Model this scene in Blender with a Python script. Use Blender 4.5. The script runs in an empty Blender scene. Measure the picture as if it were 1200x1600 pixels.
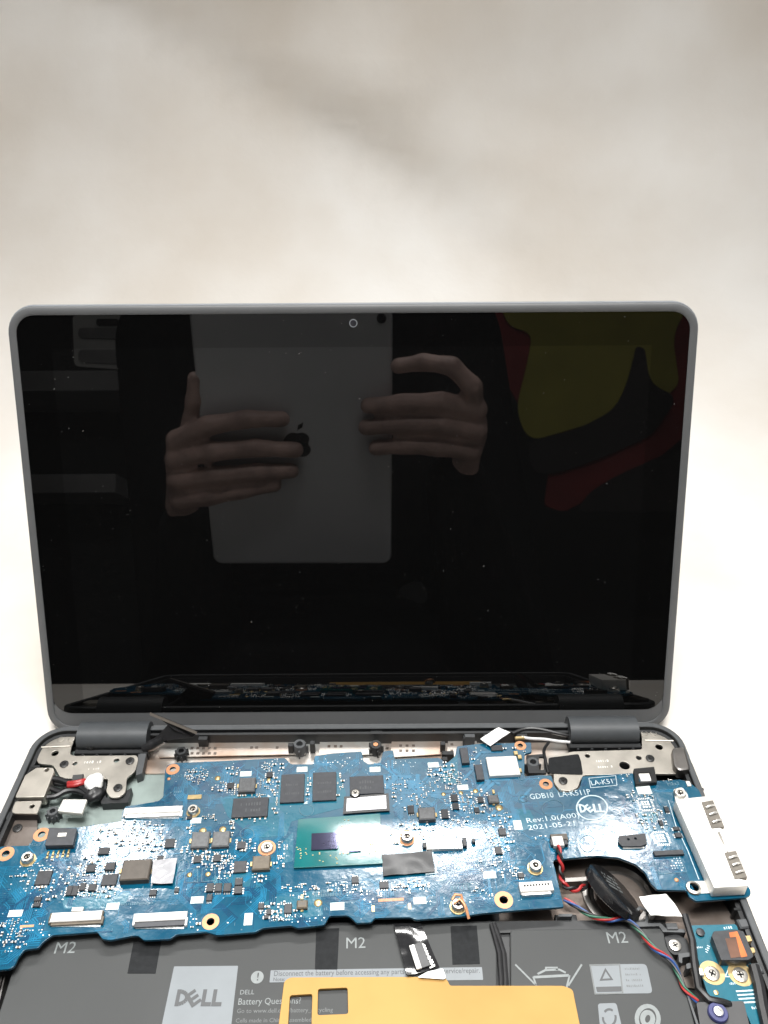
import bpy, bmesh, math, random
from mathutils import Vector, Matrix
from mathutils.geometry import tessellate_polygon
random.seed(7)
scene = bpy.context.scene
C = scene.collection

# ------------------------------------------------------------------ camera
# millimetres, origin = middle of the rear rim edge of the laptop base; table at z = -13
F = 1309.0
PITCH, YAW, ROLL = 0.5625, 0.0016, 0.0056
CAM = Vector((12.0, -273.2, 286.8))
TILT, LYB, LZB = 0.3395, 8.1, -4.0          # lid: lean from vertical, front face foot
RZ = 13.0
_cp, _sp, _cy, _sy = math.cos(PITCH), math.sin(PITCH), math.cos(YAW), math.sin(YAW)
FW = Vector((_sy*_cp, _cy*_cp, -_sp)); RT0 = Vector((_cy, -_sy, 0)); DN0 = FW.cross(RT0)
_cr, _sr = math.cos(ROLL), math.sin(ROLL)
RT = RT0*_cr + DN0*_sr; DN = DN0*_cr - RT0*_sr
def ray(px, py): return (FW + RT*((px-600)/F) + DN*((py-800)/F)).normalized()
def P(px, py, z=0.0):
    d = ray(px, py); t = (z-CAM.z)/d.z; return CAM + d*t
def proj(v):
    v = v-CAM; w = v.dot(FW); return (600+F*v.dot(RT)/w, 800+F*v.dot(DN)/w)
LN = Vector((0, -math.cos(TILT), math.sin(TILT)))      # lid front normal
LU = Vector((0, math.sin(TILT), math.cos(TILT)))       # lid up
LO = Vector((0, LYB, LZB))
def PL(px, py, off=0.0):                               # pixel -> lid local (x, up)
    d = ray(px, py); t = (LO + LN*off - CAM).dot(LN)/d.dot(LN); q = CAM+d*t-LO; return (q.x, q.dot(LU))
def mirror(px, py):                                    # where a ray goes after the screen
    d = ray(px, py); t = (LO-CAM).dot(LN)/d.dot(LN); q = CAM+d*t
    return q, d - LN*(2*d.dot(LN))
def MT(px, py, off):                                   # point seen in the screen, on the plane of the tablet back
    q, d = mirror(px, py); o = CAM + FW*(off-14); t = (o-q).dot(FW)/d.dot(FW); return q+d*t
def MY(px, py, y):
    q, d = mirror(px, py); return q+d*((y-q.y)/d.y)
cd = bpy.data.cameras.new('camera'); cam = bpy.data.objects.new('camera', cd); C.objects.link(cam)
cd.sensor_fit = 'VERTICAL'; cd.sensor_height = 24.0; cd.lens = 24.0*F/1600
cd.clip_start = 0.005; cd.clip_end = 100
m = Matrix((RT, -DN, -FW)).transposed().to_4x4(); m.translation = Vector((CAM.x, CAM.y, CAM.z+RZ))*0.001
cam.matrix_world = m; scene.camera = cam
scene.render.resolution_x = 768; scene.render.resolution_y = 1024

# ------------------------------------------------------------------ light
w = bpy.data.worlds.new('World'); scene.world = w; w.use_nodes = True
w.node_tree.nodes['Background'].inputs[0].default_value = (0.94, 0.97, 1.0, 1)
w.node_tree.nodes['Background'].inputs[1].default_value = 0.2
scene.view_settings.view_transform = 'Standard'; scene.view_settings.look = 'None'
scene.view_settings.exposure = 0.55; scene.view_settings.gamma = 1.0
def lamp(name, loc, sx, sy, power, col=(1, 0.985, 0.96), target=(0, -80, 0)):
    l = bpy.data.lights.new(name, 'AREA'); l.shape = 'RECTANGLE'; l.size = sx; l.size_y = sy; l.energy = power; l.color = col
    o = bpy.data.objects.new(name, l); C.objects.link(o); o.location = Vector((loc[0], loc[1], loc[2]+RZ))*0.001
    return o
def above(px, py, z):                                   # the place on the ceiling that the level board mirrors
    p = P(px, py, 1.2); d = ray(px, py); d = Vector((d.x, d.y, -d.z)); return p + d*((z-p.z)/d.z)
for (x0, y0, x1, y1, pw) in ((535, 1195, 760, 1318, 30), (905, 1265, 1000, 1330, 6), (150, 1262, 240, 1330, 8)):
    a = above((x0+x1)/2, (y0+y1)/2, 1500)
    lx = (above(x1, (y0+y1)/2, 1500)-above(x0, (y0+y1)/2, 1500)).length*0.001
    ly = (above((x0+x1)/2, y0, 1500)-above((x0+x1)/2, y1, 1500)).length*0.001
    lamp('ceiling_or_fill_lamp', a, lx, ly, pw)
lamp('ceiling_or_fill_lamp', (0, -60, 1300), 0.8, 0.5, 2.8).data.spread = math.radians(64)  # added fill: narrow cone whitens the lying paper and spares its upright part
lamp('ceiling_or_fill_lamp', (60, -480, 1900), 1.2, 0.6, 6)  # added fill: unseen lamp to brighten the upright paper and mirrored room

# ------------------------------------------------------------------ materials
def srgb(r, g, b):
    f = lambda c: (c/255/12.92) if c/255 <= 0.04045 else ((c/255+0.055)/1.055)**2.4
    return (f(r), f(g), f(b), 1)
DIM = {'plastic', 'plastic_mid', 'plastic_dark', 'lid_grey', 'lid_edge', 'silk_dim', 'chip', 'ferrite', 'tan', 'brown_ferrite', 'battery', 'print', 'print_panel', 'print_dim', 'print_dark', 'brass', 'grey_sheet', 'grey_tape', 'cloth_tape', 'port', 'gold'}
def mat(name, col, rough=0.5, metal=0.0, var=0.0, vscale=300, bump=0.0, bscale=800, col2=None, ior=1.5, coat=0.0, rvar=0.0, spec=0.5):
    m = bpy.data.materials.new(name); m.use_nodes = True; nt = m.node_tree; b = nt.nodes['Principled BSDF']
    if name in DIM:
        col = tuple(c*0.66 for c in col[:3]); col2 = tuple(c*0.66 for c in col2[:3]) if col2 else None
    col = tuple(col)[:3]+(1,)
    b.inputs['Base Color'].default_value = col; b.inputs['Roughness'].default_value = rough; b.inputs['Metallic'].default_value = metal
    b.inputs['IOR'].default_value = ior; b.inputs['Specular IOR Level'].default_value = spec
    if coat: b.inputs['Coat Weight'].default_value = coat; b.inputs['Coat Roughness'].default_value = 0.08
    tc = nt.nodes.new('ShaderNodeTexCoord')
    if var or col2:
        n = nt.nodes.new('ShaderNodeTexNoise'); n.inputs['Scale'].default_value = vscale; n.inputs['Detail'].default_value = 5
        nt.links.new(tc.outputs['Object'], n.inputs['Vector'])
        r = nt.nodes.new('ShaderNodeValToRGB'); nt.links.new(n.outputs['Fac'], r.inputs[0])
        r.color_ramp.elements[0].position = 0.35; r.color_ramp.elements[1].position = 0.65
        c2 = tuple(col2)[:3]+(1,) if col2 else tuple(c*(1+var) for c in col[:3])+(1,)
        c1 = col if col2 else tuple(c*(1-var) for c in col[:3])+(1,)
        r.color_ramp.elements[0].color = c1; r.color_ramp.elements[1].color = c2
        nt.links.new(r.outputs[0], b.inputs['Base Color'])
        if rvar:
            mr = nt.nodes.new('ShaderNodeMapRange'); mr.inputs['From Min'].default_value = 0.3; mr.inputs['From Max'].default_value = 0.7
            mr.inputs['To Min'].default_value = max(0.02, rough-rvar); mr.inputs['To Max'].default_value = rough+rvar
            nt.links.new(n.outputs['Fac'], mr.inputs[0]); nt.links.new(mr.outputs[0], b.inputs['Roughness'])
    if bump:
        n = nt.nodes.new('ShaderNodeTexNoise'); n.inputs['Scale'].default_value = bscale; n.inputs['Detail'].default_value = 3
        nt.links.new(tc.outputs['Object'], n.inputs['Vector'])
        bp = nt.nodes.new('ShaderNodeBump'); bp.inputs['Distance'].default_value = bump*0.001; bp.inputs['Strength'].default_value = 1
        nt.links.new(n.outputs['Fac'], bp.inputs['Height']); nt.links.new(bp.outputs[0], b.inputs['Normal'])
    return m
M = {}
M['paper'] = mat('paper', (0.83, 0.805, 0.765), 0.8, col2=(0.72, 0.665, 0.595), vscale=5.5, bump=0.4, bscale=60, spec=0.2)  # browner noise tint paints in the soft shading of creased paper
M['plastic'] = mat('plastic', (0.115, 0.122, 0.128), 0.55, var=0.06, vscale=200, bump=0.02, bscale=3000)
M['plastic_mid'] = mat('plastic_mid', (0.085, 0.093, 0.10), 0.5, var=0.06, vscale=200, bump=0.02, bscale=3000)
M['plastic_dark'] = mat('plastic_dark', (0.028, 0.03, 0.032), 0.5, var=0.15, vscale=300, bump=0.02, bscale=2000)
M['lid_grey'] = mat('lid_grey', (0.165, 0.17, 0.174), 0.5, var=0.04, vscale=60, bump=0.01, bscale=3000)
M['lid_edge'] = mat('lid_edge', (0.30, 0.32, 0.34), 0.4, var=0.04, vscale=60)  # paler than the bezel: light caught by the rim is put into the colour
M['glass'] = mat('glass', (0.0025, 0.0025, 0.0025), 0.015, ior=1.44)
M['panel'] = mat('panel', (0.003, 0.003, 0.003), 0.018, ior=1.54)
M['lens'] = mat('lens', (0.02, 0.02, 0.025), 0.1)
M['rubber'] = mat('rubber', (0.012, 0.012, 0.012), 0.7, var=0.2, vscale=200)
M['steel'] = mat('steel', (0.47, 0.44, 0.39), 0.42, 0.75, var=0.12, vscale=120, bump=0.03, bscale=400, rvar=0.08)
M['steel_dark'] = mat('steel_dark', (0.20, 0.19, 0.18), 0.32, 0.9, var=0.15, vscale=150, bump=0.02, bscale=500)
M['floor_metal'] = mat('floor_metal', (0.30, 0.36, 0.34), 0.5, 0.55, var=0.15, vscale=90, bump=0.04, bscale=500, rvar=0.1)
M['rear_metal'] = mat('rear_metal', (0.62, 0.64, 0.62), 0.34, 0.85, col2=(0.50, 0.37, 0.29), vscale=45, bump=0.04, bscale=300)
M['brown_metal'] = mat('brown_metal', (0.10, 0.075, 0.06), 0.4, 0.6, col2=(0.22, 0.19, 0.17), vscale=60, bump=0.03, bscale=400)
M['screw_black'] = mat('screw_black', (0.03, 0.03, 0.03), 0.35, 0.3, var=0.3, vscale=800)
M['screw'] = mat('screw', (0.62, 0.59, 0.54), 0.3, 0.9, var=0.2, vscale=600)
M['copper'] = mat('copper', (0.60, 0.29, 0.15), 0.45, 0.4, var=0.1, vscale=500, bump=0.03, bscale=1500)
M['gold'] = mat('gold', (0.80, 0.60, 0.30), 0.35, 0.7, var=0.12, vscale=500)
M['hole'] = mat('hole', (0.01, 0.01, 0.01), 0.8)
M['blue'] = mat('blue', (0.0015, 0.060, 0.115), 0.15, col2=(0.002, 0.086, 0.150), vscale=70, bump=0.10, bscale=190, coat=0.0, rvar=0.03)
M['teal'] = mat('teal', (0.002, 0.100, 0.16), 0.2, col2=(0.002, 0.12, 0.18), vscale=60, bump=0.08, bscale=400)
M['trace'] = mat('trace', (0.008, 0.135, 0.245), 0.14, var=0.25, vscale=150, bump=0.06, bscale=230)
M['dimtrace'] = mat('dimtrace', (0.002, 0.050, 0.115), 0.15, var=0.2, vscale=150, bump=0.06, bscale=230)
M['mask_edge'] = mat('mask_edge', (0.01, 0.07, 0.14), 0.4, var=0.2, vscale=300)
M['silk'] = mat('silk', (0.55, 0.66, 0.70), 0.6, var=0.1, vscale=900)
M['silk_dim'] = mat('silk_dim', (0.14, 0.28, 0.36), 0.55, var=0.3, vscale=500)
M['white_label'] = mat('white_label', (0.66, 0.74, 0.72), 0.6, var=0.05, vscale=900)
M['chip'] = mat('chip', (0.072, 0.076, 0.086), 0.42, var=0.12, vscale=500, bump=0.015, bscale=4000)
M['chip_dark'] = mat('chip_dark', (0.028, 0.030, 0.034), 0.42, var=0.2, vscale=500, bump=0.015, bscale=4000)
M['chip_mark'] = mat('chip_mark', (0.095, 0.10, 0.105), 0.5)
M['ferrite'] = mat('ferrite', (0.18, 0.185, 0.19), 0.5, var=0.15, vscale=900, bump=0.03, bscale=3000)
M['tan'] = mat('tan', (0.20, 0.165, 0.12), 0.5, var=0.12, vscale=600, bump=0.03, bscale=2500)
M['brown_ferrite'] = mat('brown_ferrite', (0.13, 0.11, 0.09), 0.5, var=0.12, vscale=600, bump=0.03, bscale=2500)
M['cap'] = mat('cap', (0.20, 0.15, 0.10), 0.45, var=0.25, vscale=500)
M['tin'] = mat('tin', (0.80, 0.79, 0.76), 0.3, 0.75, var=0.12, vscale=700)
M['cpu_green'] = mat('cpu_green', (0.003, 0.125, 0.130), 0.09, var=0.1, vscale=100, bump=0.010, bscale=300)
M['die'] = mat('die', (0.07, 0.07, 0.12), 0.06, 0.7, var=0.15, vscale=150)
M['white_plastic'] = mat('white_plastic', (0.80, 0.79, 0.76), 0.45, var=0.04, vscale=300)
M['grey_tape'] = mat('grey_tape', (0.055, 0.057, 0.06), 0.34, var=0.12, vscale=150, bump=0.10, bscale=130)
M['black_tape'] = mat('black_tape', (0.014, 0.014, 0.015), 0.12, bump=0.08, bscale=160, var=0.2, vscale=200)
M['film'] = mat('film', (0.42, 0.42, 0.44), 0.14, 0.6, bump=0.03, bscale=120)
M['cloth_tape'] = mat('cloth_tape', (0.026, 0.028, 0.030), 0.8, spec=0.2, var=0.12, vscale=500, bump=0.06, bscale=900)
M['shield'] = mat('shield', (0.86, 0.84, 0.80), 0.45, 0.25, var=0.05, vscale=150, bump=0.03, bscale=300)
M['port'] = mat('port', (0.26, 0.235, 0.20), 0.5, 0.4, var=0.1, vscale=300)
M['battery'] = mat('battery', (0.080, 0.084, 0.084), 0.6, var=0.05, vscale=35, bump=0.08, bscale=90, spec=0.3)
M['battery_edge'] = mat('battery_edge', (0.02, 0.02, 0.02), 0.5, var=0.1, vscale=200)
M['print'] = mat('print', (0.30, 0.33, 0.33), 0.5, var=0.06, vscale=600)
M['print_panel'] = mat('print_panel', (0.27, 0.30, 0.32), 0.45, var=0.04, vscale=100)
M['print_dim'] = mat('print_dim', (0.19, 0.205, 0.205), 0.5, var=0.08, vscale=600)
M['print_dark'] = mat('print_dark', (0.085, 0.09, 0.095), 0.5)
M['brass'] = mat('brass', (0.58, 0.32, 0.07), 0.6, 0.1, col2=(0.62, 0.37, 0.09), vscale=30, bump=0.05, bscale=90)
M['red_wire'] = mat('red_wire', (0.38, 0.025, 0.025), 0.4, var=0.1, vscale=500)
M['black_wire'] = mat('black_wire', (0.015, 0.015, 0.016), 0.4, var=0.2, vscale=500)
M['blue_wire'] = mat('blue_wire', (0.02, 0.07, 0.24), 0.4, var=0.1, vscale=500)
M['green_wire'] = mat('green_wire', (0.03, 0.13, 0.08), 0.4, var=0.1, vscale=500)
M['white_wire'] = mat('white_wire', (0.75, 0.75, 0.75), 0.4, var=0.05, vscale=500)
M['clear_tape'] = mat('clear_tape', (0.42, 0.42, 0.44), 0.10, bump=0.3, bscale=110, var=0.15, vscale=200)
M['tag'] = mat('tag', (0.80, 0.80, 0.78), 0.55, var=0.03, vscale=200)
M['foam'] = mat('foam', (0.80, 0.78, 0.72), 0.8, var=0.05, vscale=400, bump=0.05, bscale=900)
M['teal_board'] = mat('teal_board', (0.004, 0.115, 0.165), 0.3, var=0.12, vscale=120, bump=0.03, bscale=900, coat=0.2)
M['orange_tape'] = mat('orange_tape', (0.55, 0.15, 0.04), 0.3, var=0.2, vscale=150)
M['brown_tape'] = mat('brown_tape', (0.13, 0.06, 0.035), 0.3, var=0.2, vscale=150)
M['blue_rubber'] = mat('blue_rubber', (0.045, 0.05, 0.15), 0.5, var=0.1, vscale=300)
M['grey_sheet'] = mat('grey_sheet', (0.085, 0.085, 0.087), 0.55, var=0.06, vscale=200)
M['dust'] = mat('dust', (0.40, 0.40, 0.39), 0.8)
M['skin'] = mat('skin', (0.50, 0.35, 0.31), 0.5, var=0.25, vscale=45, bump=0.9, bscale=160)
M['cloth'] = mat('cloth', (0.010, 0.010, 0.011), 0.95, var=0.2, vscale=40, bump=0.6, bscale=120, spec=0.1)
M['aluminium'] = mat('aluminium', (0.60, 0.615, 0.64), 0.5, 0.2, var=0.02, vscale=30)
M['emblem'] = mat('emblem', (0.02, 0.02, 0.022), 0.2)
M['room'] = mat('room', (0.030, 0.030, 0.030), 0.9, var=0.2, vscale=2)
M['shelf'] = mat('shelf', (0.26, 0.255, 0.25), 0.8, var=0.2, vscale=8)
M['chart_paper'] = mat('chart_paper', (0.62, 0.61, 0.58), 0.8, var=0.1, vscale=10)
M['shelf_dark'] = mat('shelf_dark', (0.012, 0.013, 0.014), 0.8, var=0.3, vscale=8)
M['ban_red'] = mat('ban_red', (0.30, 0.035, 0.035), 0.8, var=0.2, vscale=9)
M['ban_yellow'] = mat('ban_yellow', (0.42, 0.38, 0.06), 0.8, var=0.1, vscale=9)
M['ban_dark'] = mat('ban_dark', (0.03, 0.025, 0.025), 0.8, var=0.2, vscale=9)

# ------------------------------------------------------------------ builders
class MB:
    def __init__(s): s.v = []; s.f = []; s.m = []
    def add(s, vs, fs, mi=0):
        n = len(s.v); s.v += [tuple(v) for v in vs]; s.f += [tuple(i+n for i in f) for f in fs]; s.m += [mi]*len(fs)
    def box(s, c, size, ang=0.0, ch=0.0, mi=0):       # c = centre of the underside
        hx, hy, h = size[0]/2, size[1]/2, size[2]; ca, sa = math.cos(ang), math.sin(ang)
        def q(x, y, z): return (c[0]+x*ca-y*sa, c[1]+x*sa+y*ca, c[2]+z)
        rings = [(0, 0)] + ([(0, h-ch), (ch, h)] if ch else [(0, h)])
        vs = []
        for i, z in rings: vs += [q(-hx+i, -hy+i, z), q(hx-i, -hy+i, z), q(hx-i, hy-i, z), q(-hx+i, hy-i, z)]
        n = len(rings); fs = [(3, 2, 1, 0), tuple(4*(n-1)+k for k in range(4))]
        for r in range(n-1):
            for k in range(4): fs.append((4*r+k, 4*r+(k+1) % 4, 4*r+4+(k+1) % 4, 4*r+4+k))
        s.add(vs, fs, mi)
    def prism(s, top, depth, mi=0):                    # top: list of Vectors, straight down by depth
        n = len(top); vs = list(top) + [Vector(t)-Vector((0, 0, depth)) for t in top]
        tri = tessellate_polygon([[Vector(t) for t in top]])
        a = sum(top[i][0]*top[(i+1) % n][1]-top[(i+1) % n][0]*top[i][1] for i in range(n))
        fs = []
        for t in tri:
            fs.append(tuple(t)); fs.append(tuple(n+i for i in reversed(t)))
        for i in range(n): fs.append((i, (i+1) % n, n+(i+1) % n, n+i))
        s.add(vs, fs, mi)
    def tube(s, pts, r, n=8, mi=0):
        pts = [Vector(p) for p in pts]; rs = r if isinstance(r, (list, tuple)) else [r]*len(pts)
        vs = []; up = Vector((0, 0, 1)); u = None
        for i, p in enumerate(pts):
            t = (pts[min(i+1, len(pts)-1)]-pts[max(i-1, 0)]).normalized()
            if u is None:
                u = t.cross(up);  u = u if u.length > 0.05 else t.cross(Vector((1, 0, 0)))
            u = (u - t*u.dot(t)).normalized(); v = t.cross(u)
            for k in range(n):
                a = 2*math.pi*k/n; vs.append(p+(u*math.cos(a)+v*math.sin(a))*rs[i])
        fs = [tuple(range(n-1, -1, -1)), tuple((len(pts)-1)*n+k for k in range(n))]
        for i in range(len(pts)-1):
            for k in range(n): fs.append((i*n+k, i*n+(k+1) % n, (i+1)*n+(k+1) % n, (i+1)*n+k))
        s.add(vs, fs, mi)
    def lathe(s, c, prof, n=24, mi=0, axis=None):      # prof: (radius, height)
        A = Vector(axis).normalized() if axis is not None else Vector((0, 0, 1))
        u = A.orthogonal().normalized() if axis is not None else Vector((1, 0, 0)); v = A.cross(u); c = Vector(c)
        vs = []
        for r, h in prof:
            for k in range(n):
                a = 2*math.pi*k/n; vs.append(c+A*h+(u*math.cos(a)+v*math.sin(a))*r)
        fs = []
        for i in range(len(prof)-1):
            for k in range(n): fs.append((i*n+k, i*n+(k+1) % n, (i+1)*n+(k+1) % n, (i+1)*n+k))
        fs.append(tuple(range(n-1, -1, -1))); fs.append(tuple((len(prof)-1)*n+k for k in range(n)))
        s.add(vs, fs, mi)
    def build(s, name, mats, parent=None, smooth=False):
        me = bpy.data.meshes.new(name); o0 = ORG.get(parent.name, Vector((0, 0, -RZ))) if parent else Vector((0, 0, -RZ))
        me.from_pydata([((v[0]-o0[0])*0.001, (v[1]-o0[1])*0.001, (v[2]-o0[2])*0.001) for v in s.v], [], s.f)
        ms = mats if isinstance(mats, (list, tuple)) else [mats]
        for x in ms: me.materials.append(M[x])
        me.polygons.foreach_set('material_index', s.m)
        bm = bmesh.new(); bm.from_mesh(me); bmesh.ops.recalc_face_normals(bm, faces=bm.faces); bm.to_mesh(me); bm.free()
        return link(name, me, parent, smooth)
ORG = {}
def link(name, me, parent=None, smooth=False):
    o = bpy.data.objects.new(name, me); C.objects.link(o)
    if parent: o.parent = parent; ORG[o.name] = ORG[parent.name]
    if smooth: me.shade_auto_smooth(angle=math.radians(38)) if hasattr(me, 'shade_auto_smooth') else sharp(me)
    return o
def sharp(me, ang=38):
    bm = bmesh.new(); bm.from_mesh(me)
    for f in bm.faces: f.smooth = True
    for e in bm.edges:
        if len(e.link_faces) != 2 or e.calc_face_angle(0) > math.radians(ang): e.smooth = False
    bm.to_mesh(me); bm.free()
def thing(name, label, cat, loc, group=None):
    o = bpy.data.objects.new(name, None); C.objects.link(o); o.empty_display_size = 0.01
    o.location = Vector((loc[0], loc[1], loc[2]+RZ))*0.001; ORG[o.name] = Vector(loc)
    o['label'] = label; o['category'] = cat
    if group: o['group'] = group
    return o
def tag(o, label, cat, group=None):
    o['label'] = label; o['category'] = cat
    if group: o['group'] = group
    return o
def rounded(pts, r, seg=4):                            # round the corners of a 2D/3D outline, r in mm
    out = []; n = len(pts)
    for i in range(n):
        p, a, b = Vector(pts[i]), Vector(pts[i-1]), Vector(pts[(i+1) % n])
        da, db = a-p, b-p
        d = min(r, da.length*0.45, db.length*0.45)
        if d < 0.05: out.append(p); continue
        s, e = p+da.normalized()*d, p+db.normalized()*d
        for k in range(seg+1):
            t = k/seg; out.append(s*(1-t)**2+p*2*t*(1-t)+e*t*t)
    return out
def curve_mesh(splines, half, bevel=0.0):
    cu = bpy.data.curves.new('c', 'CURVE'); cu.dimensions = '2D'; cu.fill_mode = 'BOTH'
    cu.extrude = half; cu.bevel_depth = bevel; cu.bevel_resolution = 1; cu.offset = -bevel
    for sp in splines:
        s = cu.splines.new('POLY'); s.points.add(len(sp)-1); s.use_cyclic_u = True
        for k, p in enumerate(sp): s.points[k].co = (p[0], p[1], 0, 1)
    o = bpy.data.objects.new('c', cu); C.objects.link(o); bpy.context.view_layer.update()
    me = bpy.data.meshes.new_from_object(o.evaluated_get(bpy.context.evaluated_depsgraph_get()))
    bpy.data.objects.remove(o); bpy.data.curves.remove(cu); return me
def circ(c, r, n=20): return [Vector((c[0]+r*math.cos(2*math.pi*k/n), c[1]+r*math.sin(2*math.pi*k/n), 0)) for k in range(n)]
def plate(name, px, z, thick, mt, parent=None, r=1.0, holes=(), bevel=0.0, world=False):
    """flat sheet: outline given as pixels on the level z (top face); holes = (px,py,radius_mm) or pixel outlines"""
    pts = [Vector(q) for q in px] if world else [P(x, y, z) for x, y in px]
    sp = [[Vector((q[0], q[1], 0)) for q in rounded(pts, r)]]
    for h in holes:
        if isinstance(h[0], (int, float)): sp.append(circ(P(h[0], h[1], z), h[2]))
        else: sp.append(rounded([P(x, y, z) for x, y in h], 0.8))
    o0 = ORG[parent.name] if parent else Vector((0, 0, -RZ))
    mm = 0.001
    me = curve_mesh([[((p[0]-o0[0])*mm*100, (p[1]-o0[1])*mm*100) for p in s] for s in sp], (thick/2-bevel)*0.1, bevel*0.1)
    me.transform(Matrix.Translation((0, 0, (z-thick/2-o0[2])*mm)) @ Matrix.Scale(0.01, 4)); me.name = name
    me.materials.clear(); me.materials.append(M[mt])
    return link(name, me, parent, True)
def text(s, a, b, z, mt, parent, hs=1.0, name='lettering', thick=0.03, world=False):
    """lettering whose baseline runs from pixel a to pixel b"""
    cu = bpy.data.curves.new('t', 'FONT'); cu.body = s; cu.size = 1.0; cu.resolution_u = 2; cu.offset = 0.0
    o = bpy.data.objects.new('t', cu); C.objects.link(o); bpy.context.view_layer.update()
    me = bpy.data.meshes.new_from_object(o.evaluated_get(bpy.context.evaluated_depsgraph_get()))
    bpy.data.objects.remove(o); bpy.data.curves.remove(cu)
    xs = [v.co.x for v in me.vertices]; x0, x1 = min(xs), max(xs)
    A, B = (Vector(a), Vector(b)) if world else (P(a[0], a[1], z), P(b[0], b[1], z)); sc = (B-A).length/(x1-x0); e = (B-A).normalized(); f = Vector((-e.y, e.x, 0))
    o0 = ORG[parent.name]
    for v in me.vertices:
        q = A + e*((v.co.x-x0)*sc) + f*(v.co.y*sc*hs) + Vector((0, 0, 0))
        v.co = ((q.x-o0[0])*0.001, (q.y-o0[1])*0.001, (z+thick-o0[2])*0.001)
    me.materials.clear(); me.materials.append(M[mt]); me.name = name
    return link(name, me, parent)
def scribble(n, a, b, z, mt, parent, hs=0.5, name='print_marks', thick=0.03, world=False):
    """print too small to read: a row of uneven marks from pixel a to pixel b"""
    A, B = (Vector(a), Vector(b)) if world else (P(a[0], a[1], z), P(b[0], b[1], z)); L = (B-A).length; e = (B-A).normalized(); f = Vector((-e.y, e.x, 0)); p = L/n; bb = MB(); ang = math.atan2(e.y, e.x)
    for k in range(n):
        if random.random() < 0.12: continue
        h = p*1.5*hs*random.uniform(0.6, 1.1); q = A+e*p*(k+0.5)+f*h/2
        bb.box((q.x, q.y, z), (p*random.uniform(0.25, 0.7), h, thick), ang, 0)
    o = bb.build(name, mt, parent); o['kind'] = 'stuff'; return o
def screw(name, px, py, z, r, mt, parent, h=0.9, dark='hole', post=None):
    c = P(px, py, z+h); c.z = z
    b = MB()
    if post: b.lathe(c, [(r*1.25, 0), (r*1.25, 0.25), (r*0.9, 0.3)], 20, 2)
    b.lathe(c, [(r*0.95, 0), (r, h*0.3), (r, h*0.75), (r*0.85, h), (r*0.52, h), (r*0.42, h*0.55)], 20, 0)
    a0 = random.random()
    for k in range(2): b.box((c.x, c.y, z+h*0.55), (r*1.05, r*0.22, h*0.12), a0+k*math.pi/2, 0, 1)
    return b.build(name, [mt, dark] + ([post] if post else []), parent, True)

# ------------------------------------------------------------------ paper sweep (the setting)
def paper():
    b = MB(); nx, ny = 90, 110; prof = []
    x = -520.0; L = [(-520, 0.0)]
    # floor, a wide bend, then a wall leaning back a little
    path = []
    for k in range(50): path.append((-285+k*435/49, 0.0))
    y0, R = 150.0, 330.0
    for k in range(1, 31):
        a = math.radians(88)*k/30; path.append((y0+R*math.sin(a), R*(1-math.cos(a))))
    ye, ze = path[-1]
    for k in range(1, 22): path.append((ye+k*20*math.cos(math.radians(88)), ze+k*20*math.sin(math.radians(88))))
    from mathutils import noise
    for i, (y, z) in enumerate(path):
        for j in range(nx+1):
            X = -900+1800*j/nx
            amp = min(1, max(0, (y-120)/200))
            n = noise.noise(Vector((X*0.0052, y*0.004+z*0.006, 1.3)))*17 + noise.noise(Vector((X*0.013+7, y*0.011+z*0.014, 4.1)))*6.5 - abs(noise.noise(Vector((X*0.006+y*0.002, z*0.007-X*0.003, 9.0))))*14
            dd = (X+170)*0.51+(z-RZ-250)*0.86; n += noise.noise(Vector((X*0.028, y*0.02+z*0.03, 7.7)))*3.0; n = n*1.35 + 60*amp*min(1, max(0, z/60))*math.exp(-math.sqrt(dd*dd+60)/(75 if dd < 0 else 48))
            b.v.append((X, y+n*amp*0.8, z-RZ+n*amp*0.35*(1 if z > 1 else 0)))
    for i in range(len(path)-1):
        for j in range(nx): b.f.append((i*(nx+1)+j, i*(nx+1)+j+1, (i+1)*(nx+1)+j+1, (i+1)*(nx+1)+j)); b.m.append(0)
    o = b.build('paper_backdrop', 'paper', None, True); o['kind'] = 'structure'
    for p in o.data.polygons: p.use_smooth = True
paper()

# ------------------------------------------------------------------ laptop
LW = 146.0
laptop = thing('laptop', 'opened grey laptop with black glossy screen and its palm rest removed', 'laptop', (0, -100, -RZ))
def rrect(x0, x1, y0, y1, r, n=8):
    out = []
    for cx, cy, a0 in ((x1-r, y1-r, 0), (x0+r, y1-r, 90), (x0+r, y0+r, 180), (x1-r, y0+r, 270)):
        for k in range(n+1):
            a = math.radians(a0+90*k/n); out.append((cx+r*math.cos(a), cy+r*math.sin(a)))
    return out
def sweep(b, x0, x1, y0, y1, r, prof, fn, mi=None, cap0=False, cap1=False):
    rings = []
    for ins, h in prof:
        pts = rrect(x0+ins, x1-ins, y0+ins, y1-ins, max(0.5, r-ins)); base = len(b.v)
        b.v += [tuple(fn(x, y, h)) for x, y in pts]; rings.append((base, len(pts)))
    n = rings[0][1]
    for i in range(len(rings)-1):
        for k in range(n):
            b.f.append((rings[i][0]+k, rings[i][0]+(k+1) % n, rings[i+1][0]+(k+1) % n, rings[i+1][0]+k)); b.m.append(mi[i] if mi else 0)
    if cap0: b.f.append(tuple(rings[0][0]+k for k in range(n))); b.m.append(0)
    if cap1: b.f.append(tuple(rings[-1][0]+k for k in range(n))); b.m.append(mi[-1] if mi else 0)
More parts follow.
